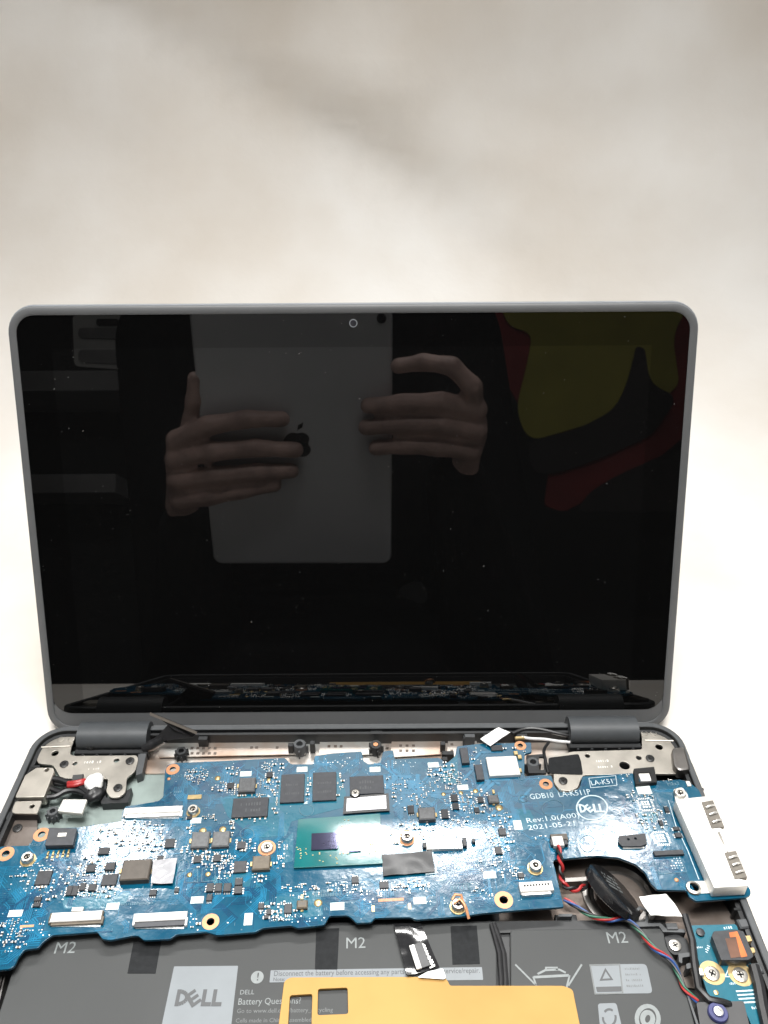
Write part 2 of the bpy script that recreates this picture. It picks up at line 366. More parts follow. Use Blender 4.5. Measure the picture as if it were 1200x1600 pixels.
# --- lid
LH = 187.7
def lf(x, y, h): return LO + Vector((x, 0, 0)) + LU*y + LN*h
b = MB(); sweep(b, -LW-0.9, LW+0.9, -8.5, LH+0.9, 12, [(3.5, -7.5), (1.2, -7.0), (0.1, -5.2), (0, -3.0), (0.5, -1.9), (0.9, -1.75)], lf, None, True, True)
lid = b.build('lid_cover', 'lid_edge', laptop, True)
b = MB(); sweep(b, -LW, LW, -7.6, LH, 11.5, [(0.9, -1.74), (0.15, -1.6), (0, -1.2), (0.3, -0.35), (0.9, 0), (3.0, 0), (3.5, -0.25), (3.6, -0.9)], lf)
# wider bottom lip
bez = b.build('bezel', 'lid_grey', laptop, True)
gt = PL(600, 489)[1]; gb = PL(560, 1112)[1]
b = MB(); b.add([lf(x, y, -0.5) for x, y in rrect(-LW+3.3, LW-3.3, gb, LH-2.9, 8.6)], [tuple(range(36))])
glass = b.build('cover_glass', 'glass', laptop)
b = MB()                                                # the strip under the glass: plain lip
x0 = [lf(x, y, -0.62) for x, y in rrect(-LW+3.3, LW-3.3, -4.2, gb+8, 6.0)]; b.add(x0, [tuple(range(36))])
b.build('bottom_lip', 'lid_grey', laptop)
ax0, ay1 = PL(80, 545, -0.46); ax1, _ = PL(1018, 545, -0.46); ay0 = gb+0.6
b = MB(); b.add([lf(ax0, ay0, -0.44), lf(ax1, ay0, -0.44), lf(ax1, ay1, -0.44), lf(ax0, ay1, -0.44)], [(0, 1, 2, 3)])
b.build('display_panel', 'panel', laptop)
wx, wy = PL(552, 505)
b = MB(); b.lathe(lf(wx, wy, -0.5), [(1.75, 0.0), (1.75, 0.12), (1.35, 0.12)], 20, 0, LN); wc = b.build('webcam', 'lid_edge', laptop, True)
b = MB(); b.lathe(lf(wx, wy, -0.38), [(1.33, 0.0), (1.3, 0.06), (0.6, 0.16)], 20, 0, LN); b.build('lens', 'lens', wc, True)
b = MB()                                                # dust on the glass
for k in range(260):
    x, y = random.uniform(-LW+5, LW-5), random.uniform(gb+2, LH-5); s = random.choice((0.028, 0.032, 0.04, 0.05, 0.065)); a = random.random()*6.28
    l = s*random.choice((1, 1, 1, 1.5, 4))
    if l > 0.4: s *= 0.6
    u = Vector((math.cos(a), math.sin(a))); q = Vector((-u.y, u.x))
    c = [Vector((x, y))+u*l*i+q*s*j for i, j in ((-1, -1), (1, -1), (1, 1), (-1, 1))]
    b.add([lf(p.x, p.y, -0.43) for p in c]+[lf(p.x, p.y, -0.36) for p in c], [(4, 5, 6, 7), (0, 1, 5, 4), (1, 2, 6, 5), (2, 3, 7, 6), (3, 0, 4, 7)])
d = b.build('dust', 'dust', laptop); d['kind'] = 'stuff'
# --- base tray
FL = -8.5
def bf(x, y, h): return Vector((x, y, h))
b = MB(); sweep(b, -LW, LW, -205, 0, 13.5, [(6, -13), (2.5, -12.4), (0.4, -9.5), (0, -3), (0.15, -0.6), (0.8, 0), (2.6, 0), (2.9, -0.3), (2.9, -2.2), (4.4, -2.4), (4.6, FL-0.4)], bf, [0]*7+[1]*4, True, True)
tray = b.build('base_tray', ['plastic', 'plastic_dark'], laptop, True)
plate('floor_plate', [(60, 1190), (200, 1150), (330, 1147), (330, 1350), (-60, 1420)], FL+0.3, 0.5, 'floor_metal', laptop)
plate('floor_plate', [(232, 1150), (812, 1143), (880, 1148), (930, 1300), (300, 1310), (300, 1208), (226, 1209)], FL+0.9, 0.5, 'rear_metal', laptop)
plate('floor_plate', [(780, 1395), (800, 1345), (1060, 1340), (1130, 1410), (1185, 1500), (1190, 1560), (780, 1500)], FL+0.6, 0.5, 'brown_metal', laptop)
plate('floor_plate', [(8, 1262), (58, 1262), (58, 1298), (46, 1330), (-20, 1330)], FL+2.4, 0.5, 'brown_metal', laptop)
# rear strip: a folded ledge with small punched holes, then the inner wall with tabs
for x0, x1 in ((250, 478), (500, 585), (612, 690), (700, 745)):
    hs = []
    o = plate('rear_ledge', [(x0, 1157), (x1, 1154), (x1, 1178), (x0-2, 1183)], FL+2.2, 0.5, 'rear_metal', laptop, 0.4)
for px, py in [(300+9*k, 1169+8*j) for k in range(5) for j in range(2)]+[(393, 1168), (401, 1168), (433, 1168), (514, 1166), (524, 1166), (533, 1166), (626, 1165), (636, 1165), (646, 1165), (626, 1173), (636, 1173), (646, 1173), (605, 1166), (706, 1163), (706, 1173)]:
    c = P(px, py, FL+2.25); b = MB(); b.box((c.x, c.y, FL+2.2), (1.3, 1.3, 0.15), 0, 0.05); o = b.build('punched_hole', 'brown_metal', laptop)
def pbox(name, px, py, z0, wmm, dmm, h, mt, parent, ang=0, ch=0.15):
    c = P(px, py, z0+h); b = MB(); b.box((c.x, c.y, z0), (wmm, dmm, h), ang, ch); return b.build(name, mt, parent)
b = MB(); b.box((0, -4.4, FL), (240, 1.4, 7.2), 0, 0.1); b.build('rear_wall', 'plastic_dark', laptop)
for px, py, w_, h_ in ((374, 1146, 5, 2.4), (508, 1144, 4, 2), (598, 1139, 6, 2.5), (672, 1137, 3.5, 1.6), (734, 1149, 4.6, 5)):
    pbox('wall_tab', px, py, -5, w_, 2.0, h_, 'plastic', laptop)
for px, py, s in ((317, 1153, 4.2), (454, 1163, 2.2), (488, 1160, 2.2), (588, 1143, 5.5), (692, 1161, 2.2), (700, 1176, 5.2), (695, 1185, 2.4), (730, 1152, 3.6), (815, 1147, 5), (760, 1146, 3)):
    pbox('wall_clip', px, py, FL, s, 2.2, 6.8, 'plastic_dark', laptop)
def gear(px, py, z, r, h, mt, parent, ribs=9):
    c = P(px, py, z+h); b = MB(); b.lathe((c.x, c.y, z), [(r, 0), (r, h*0.9), (r*0.9, h), (r*0.5, h), (r*0.45, h*0.6)], 20)
    for k in range(ribs):
        a = 2*math.pi*k/ribs; b.box((c.x+r*1.08*math.cos(a), c.y+r*1.08*math.sin(a), z), (r*0.5, r*0.22, h*0.8), a, 0.05)
    return b.build('screw_boss', mt, parent, True)
gear(283, 1173, FL, 2.5, 5.0, 'plastic_dark', laptop); gear(468, 1162, FL, 2.9, 6.6, 'plastic', laptop, 4)
g = gear(587, 1163, FL, 2.7, 6.0, 'plastic_dark', laptop, 5); gear(82, 1267, FL, 2.4, 5, 'plastic', laptop)
c = P(587, 1163, FL+6.05); b = MB(); b.lathe((c.x, c.y, FL+5.9), [(1.1, 0), (1.1, 0.25), (0.4, 0.3)], 14); b.build('insert', 'copper', g, True)
gear(833, 1190, FL, 2.8, 8, 'plastic', laptop, 4)
# --- hinges
def hinge(px0, px1, ylo):
    a, c = P(px0, ylo, -3), P(px1, ylo, -3); y1 = (a.y+c.y)/2
    prof = [(0, -3.5), (-0.5, -1.2), (0.3, 1.2), (2.0, 3.2), (4.2, 4.1), (7.5, 4.2), (10.5, 3.2), (13, 0), (14, -8), (3, -8)]
    b = MB(); n = len(prof)
    b.add([(a.x, y1+p[0], p[1]) for p in prof]+[(c.x, y1+p[0], p[1]) for p in prof],
          [tuple(range(n)), tuple(range(2*n-1, n-1, -1))]+[(k, (k+1) % n, n+(k+1) % n, n+k) for k in range(n)])
    o = b.build('hinge_cover', 'plastic_mid', laptop, True)
    b = MB(); b.box(((a.x+c.x)/2, y1-1.4, -7.5), (c.x-a.x+1.5, 2.2, 4.6), 0, 0.3)
    for k in range(5): b.box((a.x+(c.x-a.x)*(k+0.5)/5, y1-2.6, -7.5), (1.2, 1.2, 4.1), 0, 0.2)
    b.build('hinge_rest', 'plastic_dark', laptop)
    return o
hc = hinge(121, 230, 1170); hinge(891, 998, 1161)
q = P(142, 1165, -1.0); b = MB(); b.lathe(q+Vector((0, 0.3, -0.3)), [(1.9, 0), (1.9, 0.5), (1.5, 0.9), (0.9, 0.9), (0.7, 0.5)], 18, 0, (0, -0.85, 0.5)); b.build('screw', 'screw_black', laptop, True)
HZ = -2.6
plate('hinge_plate', [(65, 1168), (75, 1157), (95, 1151), (118, 1150), (112, 1165), (109, 1178), (116, 1181), (214, 1180), (216, 1187), (211, 1205), (198, 1215), (196, 1238), (186, 1246), (172, 1246), (166, 1237), (169, 1217), (95, 1216), (88, 1204), (82, 1195), (60, 1193), (57, 1186)], HZ, 1.1, 'steel', laptop, 1.2, [(86, 1177, 1.5), (117, 1193, 1.0), (182, 1188, 1.2)], 0.12)
plate('hinge_plate', [(866, 1180), (897, 1174), (1003, 1171), (1003, 1150), (1000, 1143), (1038, 1145), (1056, 1160), (1062, 1172), (1060, 1209), (1024, 1209), (912, 1211), (907, 1219), (903, 1231), (891, 1236), (874, 1234), (865, 1222)], HZ, 1.1, 'steel', laptop, 1.2, [(918, 1181, 1.1), (976, 1196, 2.2), (998, 1184, 1.2), (1030, 1167, 1.6)], 0.12)
b = MB()
for px, py in ((95, 1156), (111, 1156), (1007, 1146), (1021, 1146)):
    c = P(px, py, HZ); b = MB(); b.lathe((c.x, c.y, HZ-0.1), [(1.6, 0), (1.5, 0.35), (1.1, 0.4), (1.0, 0.25)], 18); b.build('rivet', 'steel', laptop, True)
for x0, y0, x1, y1 in ((65, 1168, 110, 1166), (1008, 1157, 1055, 1158)):
    a, c = P(x0, y0, HZ), P(x1, y1, HZ); b = MB(); b.tube([a, c], 0.55, 8); b.build('plate_ridge', 'steel', laptop, True)
for px, py in ((100, 1193), (203, 1188), (184, 1230), (53, 1203), (29, 1260), (880, 1219), (1016, 1184), (27, 1293)):
    screw('screw', px, py, HZ if py != 1293 else FL+2.4, 1.9, 'screw_black', laptop, 0.6)
for pts in (((130, 1193), (158, 1192)), ((137, 1203), (155, 1202)), ((931, 1191), (955, 1190)), ((934, 1200), (958, 1199))):
    scribble(7, pts[0], pts[1], HZ+0.02, 'shield', laptop, 0.8, 'stamping')
# left power port, its bracket
o = plate('port_shell', [(39, 1211), (57, 1199), (83, 1199), (85, 1204), (69, 1245), (23, 1246)], -0.6, 5.2, 'steel', laptop, 0.8, [(73, 1203, 0.9)], 0.3)
plate('port_bracket', [(24, 1252), (66, 1251), (58, 1271), (22, 1271), (18, 1268)], -1.6, 1.0, 'steel', laptop, 0.8, [(50, 1260, 1.0)], 0.1)
pbox('bracket_wall', 40, 1272, FL, 10.5, 1.0, 5.6, 'plastic_dark', laptop)
plate('port_mouth', [(26, 1226), (32, 1224), (29, 1244), (22, 1244)], -1.6, 2.0, 'white_plastic', laptop, 0.8)
o = plate('port_shell', [(1050, 1168), (1070, 1166), (1080, 1202), (1061, 1204), (1053, 1196)], 0.6, 5.5, 'steel_dark', laptop, 1.5, (), 0.9)
plate('port_mouth', [(1075, 1182), (1079, 1182), (1083, 1199), (1079, 1200)], -0.4, 2, 'tin', laptop, 0.5)
# ribs and latches along the side walls
for px, py, l in ((52, 1197, 6), (49, 1209, 6), (33, 1217, 3), (24, 1235, 3), (18, 1250, 4), (1064, 1168, 3), (1072, 1220, 4), (1155, 1420, 4), (1094, 1232, 3)):
    pbox('wall_rib', px, py, FL, l, 1.0, 6.5, 'plastic_dark', laptop)
for px, py in ((5, 1274), (1163, 1442), (1182, 1512)):
    pbox('wall_latch', px, py, FL, 4.2, 3.6, 7.0, 'plastic', laptop, 0.1, 0.5)
plate('boss_frame', [(160, 1220), (166, 1222), (165, 1246), (192, 1248), (197, 1236), (206, 1230), (200, 1254), (158, 1256)], -4.2, 4, 'plastic_dark', laptop, 0.5)
plate('boss_frame', [(218, 1165), (232, 1162), (222, 1208), (212, 1212)], -3.4, 5, 'plastic', laptop, 0.4)
plate('boss_frame', [(822, 1180), (850, 1178), (856, 1192), (854, 1208), (826, 1208)], -0.4, 1.2, 'plastic_dark', laptop, 0.6, [(833, 1190, 2.6), [(842, 1182), (850, 1182), (850, 1203), (842, 1203)]])
plate('black_patch', [(857, 1184), (904, 1178), (908, 1190), (911, 1210), (856, 1208)], HZ+0.35, 0.3, 'cloth_tape', laptop, 1.0)
# battery
BT = -3.2
bat = plate('battery', [(38, 1455), (776, 1440), (778, 1700), (-40, 1700), (12, 1540)], BT, 4.8, 'battery', laptop, 1.5, (), 0.5)
plate('battery_cell', [(797, 1452), (1036, 1450), (1042, 1480), (1062, 1510), (1112, 1700), (799, 1700)], BT, 4.8, 'battery', bat, 1.5, (), 0.5)
plate('battery_frame', [(774, 1455), (799, 1455), (801, 1700), (776, 1700)], BT-2.0, 2.8, 'plastic_dark', bat, 0.3)
plate('battery_frame', [(36, 1446), (1040, 1437), (1040, 1452), (36, 1474)], BT-0.9, 3.4, 'plastic_dark', bat, 0.3)
for pts in ([(209, 1470), (252, 1470), (243, 1521), (199, 1521)], [(494, 1452), (530, 1450), (527, 1515), (492, 1515)], [(704, 1447), (745, 1446), (750, 1506), (707, 1507)]):
    plate('battery_tape', pts, BT+0.12, 0.1, 'cloth_tape', bat, 0.2)
PZ = BT+0.03
def flat(pts, mt, parent, name, z=None, r=0.3): return plate(name, pts, (PZ if z is None else z)+0.05, 0.05, mt, parent, r)
flat([(272, 1510), (372, 1509), (361, 1605), (252, 1605)], 'print_panel', bat, 'printed_panel')
for a, c in (((84, 1490), (116, 1489)), ((541, 1482), (571, 1481)), ((951, 1474), (982, 1473))): text('M2', a, c, PZ, 'print', bat, 1.0)
flat([(423, 1516), (753, 1511), (755, 1531), (421, 1535)], 'print_panel', bat, 'printed_panel')
text('Disconnect the battery before accessing any parts or during any service/repair.', (428, 1525), (750, 1520), PZ+0.08, 'print_dark', bat, 1.15)
text('Note:', (427, 1533), (445, 1532.6), PZ+0.08, 'print_dark', bat, 1.0)
b = MB(); c = P(402, 1527, PZ); b.lathe((c.x, c.y, PZ), [(2.2, 0), (2.2, 0.05), (2.1, 0.06)], 24); b.build('warning_mark', 'print', bat); text('!', (401, 1532), (403.4, 1532), PZ+0.09, 'battery', bat, 0.9)
text('DELL', (375, 1554), (397, 1553.5), PZ, 'print', bat); text('Battery Questions?', (372, 1570), (470, 1568), PZ, 'print', bat, 1.1)
text('Go to www.dell.com/battery_recycling', (370, 1583), (520, 1581), PZ, 'print_dim', bat); text('Cells made in China, Assembled in China', (368, 1598), (520, 1596), PZ, 'print_dim', bat)
def dell(cx, cy, wpx, z, mt, parent, hk=1.0):
    """four block letters, the second one a tilted E"""
    a, c = P(cx-wpx/2, cy, z), P(cx+wpx/2, cy, z); e = (c-a).normalized(); u = Vector((-e.y, e.x, 0)); W = (c-a).length; o = (a+c)/2; h = W*0.30*hk
    t = W*0.08; b = MB(); q = lambda x, y: o+e*x+u*y+Vector((0, 0, 0.06))
    cnt = [0]
    def bar(x0, y0, x1, y1, th):
        cnt[0] += 1; d = Vector((x1-x0, y1-y0)); n = Vector((-d.y, d.x)).normalized()*th/2
        b.prism([q(x0-n.x, y0-n.y), q(x1-n.x, y1-n.y), q(x1+n.x, y1+n.y), q(x0+n.x, y0+n.y)], 0.05)
        for i_ in range(len(b.v)-8, len(b.v)): b.v[i_] = (b.v[i_][0], b.v[i_][1], b.v[i_][2]+cnt[0]*0.003)
    x = -W/2
    bar(x+t/2, -h/2, x+t/2, h/2, t)
    arc = [(x+t/2+W*0.19*math.sin(k*math.pi/12), -math.cos(k*math.pi/12)*(h-t)/2) for k in range(13)]
    for k in range(12): bar(*arc[k], *arc[k+1], t)
    ce = Vector((-W*0.115, 0)); ang = math.radians(38); ex = Vector((math.cos(ang), math.sin(ang))); ey = Vector((-ex.y, ex.x)); L = W*0.19
    for k in (-1, 0, 1):
        p0, p1 = ce-ex*L/2+ey*k*h*0.36, ce+ex*L/2+ey*k*h*0.36; bar(p0.x, p0.y, p1.x, p1.y, t*0.85)
    p0, p1 = ce-ex*L/2-ey*h*0.45, ce-ex*L/2+ey*h*0.45; bar(p0.x, p0.y, p1.x, p1.y, t)
    for k in (0.09, 0.31):
        bar(W*k, -h/2, W*k, h/2, t); bar(W*k, -h/2+t/2, W*k+W*0.17, -h/2+t/2, t)
    return b.build('emblem', mt, parent)
dell(312, 1559, 74, PZ+0.05, 'print_dark', bat, 1.15)
# marks on the right cell
def stroke(pts, wmm, z, mt, parent, name='printed_mark', closed=False):
    q = [P(x, y, z) for x, y in pts]; b = MB(); n = len(q); vs = []
    for k in range(n):
        a = q[k-1] if (k or closed) else None; c = q[(k+1) % n] if (k < n-1 or closed) else None
        d1 = (q[k]-a).normalized() if a else (c-q[k]).normalized(); d2 = (c-q[k]).normalized() if c else d1
        t = (d1+d2).normalized(); nn = Vector((-t.y, t.x, 0)); w_ = wmm/2/max(0.45, t.dot(d1))
        for s_, h in ((-1, 0.05), (1, 0.05), (1, 0.0), (-1, 0.0)): vs.append(q[k]+nn*s_*w_+Vector((0, 0, h)))
    fs = []
    for k in range(n if closed else n-1):
        e = (k+1) % n
        for i in range(4): fs.append((4*k+i, 4*k+(i+1) % 4, 4*e+(i+1) % 4, 4*e+i))
    b.add(vs, fs)
    return b.build(name, mt, parent)
def ell(cx, cy, rx, ry, n=24): return [(cx+rx*math.cos(2*math.pi*k/n), cy+ry*math.sin(2*math.pi*k/n)) for k in range(n)]
stroke([(805, 1507), (838, 1540)], 0.6, PZ, 'print', bat); stroke([(909, 1507), (888, 1540)], 0.6, PZ, 'print', bat)
stroke([(833, 1526), (838, 1540), (842, 1560)], 0.6, PZ, 'print', bat); stroke([(890, 1524), (886, 1540), (884, 1560)], 0.6, PZ, 'print', bat)
stroke([(834, 1527), (889, 1524)], 0.9, PZ, 'print', bat); stroke([(840, 1522), (852, 1516), (874, 1515), (884, 1520)], 0.7, PZ, 'print', bat)
stroke([(853, 1516), (853, 1512), (870, 1512), (870, 1516)], 0.6, PZ, 'print', bat)
flat([(922, 1507), (1010, 1506), (1020, 1552), (929, 1553)], 'print_panel', bat, 'printed_panel', None, 1.5)
stroke([(922, 1508), (968, 1507), (973, 1552), (930, 1553)], 0.5, PZ+0.06, 'print_dim', bat, closed=True)
stroke([(939, 1531), (946, 1515), (956, 1530)], 0.6, PZ+0.06, 'print_dark', bat, closed=True)
flat([(931, 1542), (972, 1541), (973, 1549), (933, 1550)], 'print_dark', bat, 'printed_panel', PZ+0.05)
for k in range(4): scribble(9, (976+k, 1515+9*k), (1000+2*k, 1514.6+9*k), PZ+0.08, 'print_dim', bat, 0.7)
flat([(934, 1568), (963, 1567), (973, 1610), (938, 1610)], 'print_panel', bat, 'printed_panel', None, 1)
for a0 in range(3):
    t0 = a0*2*math.pi/3-0.3; pts = [(952+10*math.cos(t0+k*0.28), 1590+13*math.sin(t0+k*0.28)) for k in range(6)]; stroke(pts, 0.7, PZ+0.06, 'print_dark', bat)
stroke(ell(1012, 1592, 17, 20), 1.4, PZ, 'print', bat, closed=True); stroke(ell(1012, 1592, 8, 10), 1.6, PZ, 'print', bat, closed=True)
flat([(1001, 1466), (1012, 1472), (1003, 1474)], 'print_dim', bat, 'printed_mark')
screw('screw', 1055, 1476, BT-0.8, 2.1, 'screw', laptop, 0.5)
plate('screw_lug', [(1038, 1463), (1058, 1460), (1074, 1468), (1078, 1490), (1052, 1492), (1044, 1484)], BT-0.9, 4, 'plastic_dark', laptop, 1)
for pts in ([(874, 1428), (895, 1428), (893, 1432), (871, 1432)], [(995, 1443), (1032, 1442), (1040, 1450), (1070, 1452), (1072, 1457), (1036, 1456), (1030, 1447), (996, 1448)], [(1060, 1490), (1078, 1488), (1080, 1494), (1066, 1496), (1066, 1505), (1061, 1503)], [(1072, 1506), (1080, 1504), (1080, 1512), (1073, 1514)], [(1062, 1520), (1064, 1520), (1095, 1610), (1091, 1610)]):
    plate('tray_wall', pts, BT+0.6, 5.4, 'plastic', laptop, 0.3)
pbox('tray_clip', 1050, 1447, FL, 4, 2.4, 6.4, 'plastic', laptop); pbox('tray_clip', 885, 1436, FL, 8, 3.5, 3.4, 'plastic_dark', laptop)
# left sill beside the battery
for x in (0, 5): plate('tray_wall', [(x, 1530), (x+4, 1522), (x-18, 1620), (x-22, 1620)], BT-0.6, 4, 'steel_dark', laptop, 0.2)
# speaker ring in the tray under the coin cell
c = P(968, 1400, FL+1.5); b = MB(); b.lathe((c.x, c.y, FL+0.6), [(14, 0), (14, 1.8), (13, 2.1), (12, 2.1), (11.4, 1.0), (11, 0.3)], 40); b.build('tray_ring', 'steel_dark', laptop, True)
b = MB(); b.lathe((c.x, c.y, FL+0.6), [(9.5, 0), (9.5, 0.6), (9.2, 0.7)], 32); b.build('tray_disc', 'brown_metal', laptop, True)
plate('tray_brace', [(880, 1372), (915, 1370), (925, 1358), (930, 1362), (918, 1376), (882, 1378)], BT-1, 3, 'steel_dark', laptop, 0.6)
stroke([(990, 1428), (1000, 1418), (1012, 1424), (1010, 1442), (990, 1444)], 1.0, BT, 'plastic', laptop, 'tray_wall', True)
# small audio board
DZ = -2.4
db = plate('audio_board', [(1079, 1446), (1150, 1444), (1160, 1470), (1182, 1530), (1215, 1640), (1190, 1640), (1163, 1575), (1118, 1563), (1106, 1553), (1097, 1525)], DZ, 1.0, 'teal_board', laptop, 0.8)
def onboard(name, px, z, h, mt, r=0.4, bevel=0.15): return plate(name, px, z+h, h, mt, db, r, (), bevel)
onboard('audio_jack', [(1115, 1455), (1150, 1452), (1162, 1455), (1178, 1494), (1170, 1500), (1127, 1500), (1112, 1462)], DZ, 3.6, 'chip_dark', 0.5)
onboard('jack_tape', [(1139, 1457), (1152, 1455), (1168, 1494), (1158, 1496), (1150, 1464), (1141, 1465)], DZ+3.6, 0.12, 'orange_tape', 0.2, 0)
onboard('jack_tape', [(1133, 1466), (1150, 1466), (1158, 1495), (1142, 1497)], DZ+3.6, 0.1, 'brown_tape', 0.2, 0)
onboard('jack_contact', [(1162, 1462), (1172, 1461), (1176, 1470), (1166, 1472)], DZ+0.5, 3, 'gold'); onboard('jack_contact', [(1168, 1481), (1178, 1480), (1181, 1488), (1172, 1490)], DZ+0.5, 3, 'gold')
for px, py, mt in ((1113, 1520, 'screw'), (1157, 1522, 'screw')):
    c = P(px, py, DZ); b = MB(); b.lathe((c.x, c.y, DZ), [(4.2, 0), (4.2, 0.05), (4.1, 0.06)], 28); b.build('solder_ring', 'gold', db); screw('screw', px, py, DZ+0.06, 2.5, mt, db, 0.6)
c = P(1094, 1458, DZ); b = MB(); b.lathe((c.x, c.y, DZ), [(1.5, 0), (1.5, 0.8), (1.0, 1.0)], 12); b.build('microphone', 'chip_dark', db, True)
stroke([(1133, 1526), (1137, 1517), (1142, 1526)], 0.35, DZ, 'silk', db, 'silkscreen', True)
for a, c, t_ in (((1131, 1452), (1145, 1451), ''), ((1089, 1482), (1099, 1481), ''), ((1105, 1490), (1110, 1478), ''), ((1140, 1539), (1150, 1538), ''), ((1159, 1541), (1172, 1540), 'M2x3'), ((1175, 1577), (1186, 1576), '')): (text if t_ == 'M2x3' else lambda *q: scribble(4, *q[1:]))(t_, a, c, DZ, 'silk', db, 0.9)
for k in range(4): stroke([(1150+2*k, 1549+6*k), (1184+2*k, 1547+6*k)], 0.5, DZ, 'silk', db, 'silkscreen')
c = P(1119, 1551, DZ); b = MB(); b.lathe((c.x, c.y, DZ), [(0.9, 0), (0.8, 0.25), (0.3, 0.4)], 12); b.build('test_point', 'gold', db, True)
plate('speaker_cover', [(1088, 1566), (1162, 1564), (1180, 1640), (1100, 1640)], DZ+0.2, 4, 'grey_sheet', laptop, 0.8)
c = P(1122, 1582, DZ+1); b = MB(); b.lathe((c.x, c.y, DZ+0.2), [(3.3, 0), (3.3, 0.8), (3.0, 1.2), (2.0, 1.2), (1.7, 0.8)], 28); gr = b.build('grommet', 'blue_rubber', laptop, True)
b = MB(); b.lathe((c.x, c.y, DZ+1.0), [(1.5, 0), (1.5, 1.0), (0.85, 1.1), (0.8, 0.3)], 18); b.build('sleeve', 'tin', gr, True)
b = MB(); b.tube([P(1070, 1430, -1), P(1082, 1470, -1.4), P(1086, 1510, -1.6), P(1092, 1545, -1.6), P(1108, 1562, -1.5), P(1128, 1566, -1.5), P(1140, 1570, -3)], 1.3, 8); b.build('speaker_lead', 'black_wire', laptop, True)
pbox('cable_clip', 1092, 1518, -4, 3.2, 2.6, 3, 'tin', laptop)
b = MB(); b.tube([P(1178, 1510, -1), P(1186, 1540, -1.2), P(1192, 1575, -1.4), P(1200, 1610, -1.4)], 2.0, 8); b.build('speaker_lead', 'black_wire', laptop, True)

# ------------------------------------------------------------------ motherboard
BZ = 1.25
OUT = [(258, 1204), (262, 1195), (275, 1192), (325, 1190), (445, 1184), (450, 1189), (455, 1194), (489, 1194), (492, 1181), (520, 1177), (565, 1174), (568, 1189), (576, 1194), (594, 1192), (599, 1174), (614, 1172), (617, 1186), (687, 1184), (696, 1192), (709, 1191), (714, 1166), (750, 1162), (797, 1161), (830, 1160), (831, 1175), (820, 1178), (819, 1213), (846, 1211), (862, 1212), (866, 1228), (874, 1238), (896, 1238), (906, 1230), (910, 1213), (987, 1208), (1027, 1220), (1063, 1218), (1078, 1223), (1092, 1234), (1099, 1250), (1133, 1330), (1173, 1391), (1173, 1398), (1166, 1402), (1088, 1408), (1077, 1401), (1073, 1391), (1027, 1390), (1017, 1380), (1007, 1362), (993, 1350), (967, 1340), (933, 1337), (867, 1343), (864, 1347), (867, 1357), (881, 1417), (820, 1421), (752, 1427), (727, 1431), (650, 1437), (641, 1433), (586, 1434), (580, 1441), (557, 1442), (550, 1435), (543, 1430), (515, 1431), (507, 1445), (465, 1450), (455, 1446), (410, 1450), (400, 1456), (340, 1461), (322, 1456), (276, 1460), (266, 1467), (225, 1469), (216, 1462), (207, 1462), (172, 1469), (160, 1467), (152, 1456), (82, 1461), (67, 1472), (60, 1481), (38, 1484), (29, 1495), (22, 1510), (14, 1514), (-40, 1519), (-60, 1400), (-22, 1340), (0, 1323), (46, 1321), (54, 1308), (60, 1296), (75, 1294), (120, 1293), (190, 1283), (191, 1268), (196, 1260), (247, 1252), (255, 1245)]
mb = thing('motherboard', 'loose blue motherboard crowded with chips, lifted askew across the open laptop base', 'circuit board', P(560, 1320, BZ-1.2))
HOLES = [(270, 1202, 1.35), (65, 1304, 1.5), (9, 1334, 1.5), (329, 1440, 1.45), (787, 1406, 1.6), (813, 1165, 1.2), (853, 1225, 1.3), (1084, 1387, 1.7)]
pcb = plate('board', OUT, BZ, 1.2, 'blue', mb, 0.7, HOLES, 0.1)
a, c = P(458, 1357, BZ+1), P(598, 1350, BZ+1); BA = math.atan2(c.y-a.y, c.x-a.x)
BX = Vector((math.cos(BA), math.sin(BA), 0)); BY = Vector((-BX.y, BX.x, 0))
WOUT = [P(x, y, BZ) for x, y in OUT]
def inside(p, poly=WOUT):
    k = False; n = len(poly)
    for i in range(n):
        a, c = poly[i], poly[i-1]
        if (a[1] > p[1]) != (c[1] > p[1]) and p[0] < (c[0]-a[0])*(p[1]-a[1])/(c[1]-a[1])+a[0]: k = not k
    return k
OCC = []                                                # what is taken: (centre, half u, half v)
def occ(c, hu, hv): OCC.append((Vector((c[0], c[1])), hu, hv))
def free(p, m=0.3):
    for c, hu, hv in OCC:
        d = Vector((p[0], p[1]))-c
        if abs(d.x*BX.x+d.y*BX.y) < hu+m and abs(d.x*BY.x+d.y*BY.y) < hv+m: return False
    return True
def px_mm(c):
    p0 = proj(c); p1 = proj(c+BX); p2 = proj(c+BY)
    return math.hypot(p1[0]-p0[0], p1[1]-p0[1]), math.hypot(p2[0]-p0[0], p2[1]-p0[1])
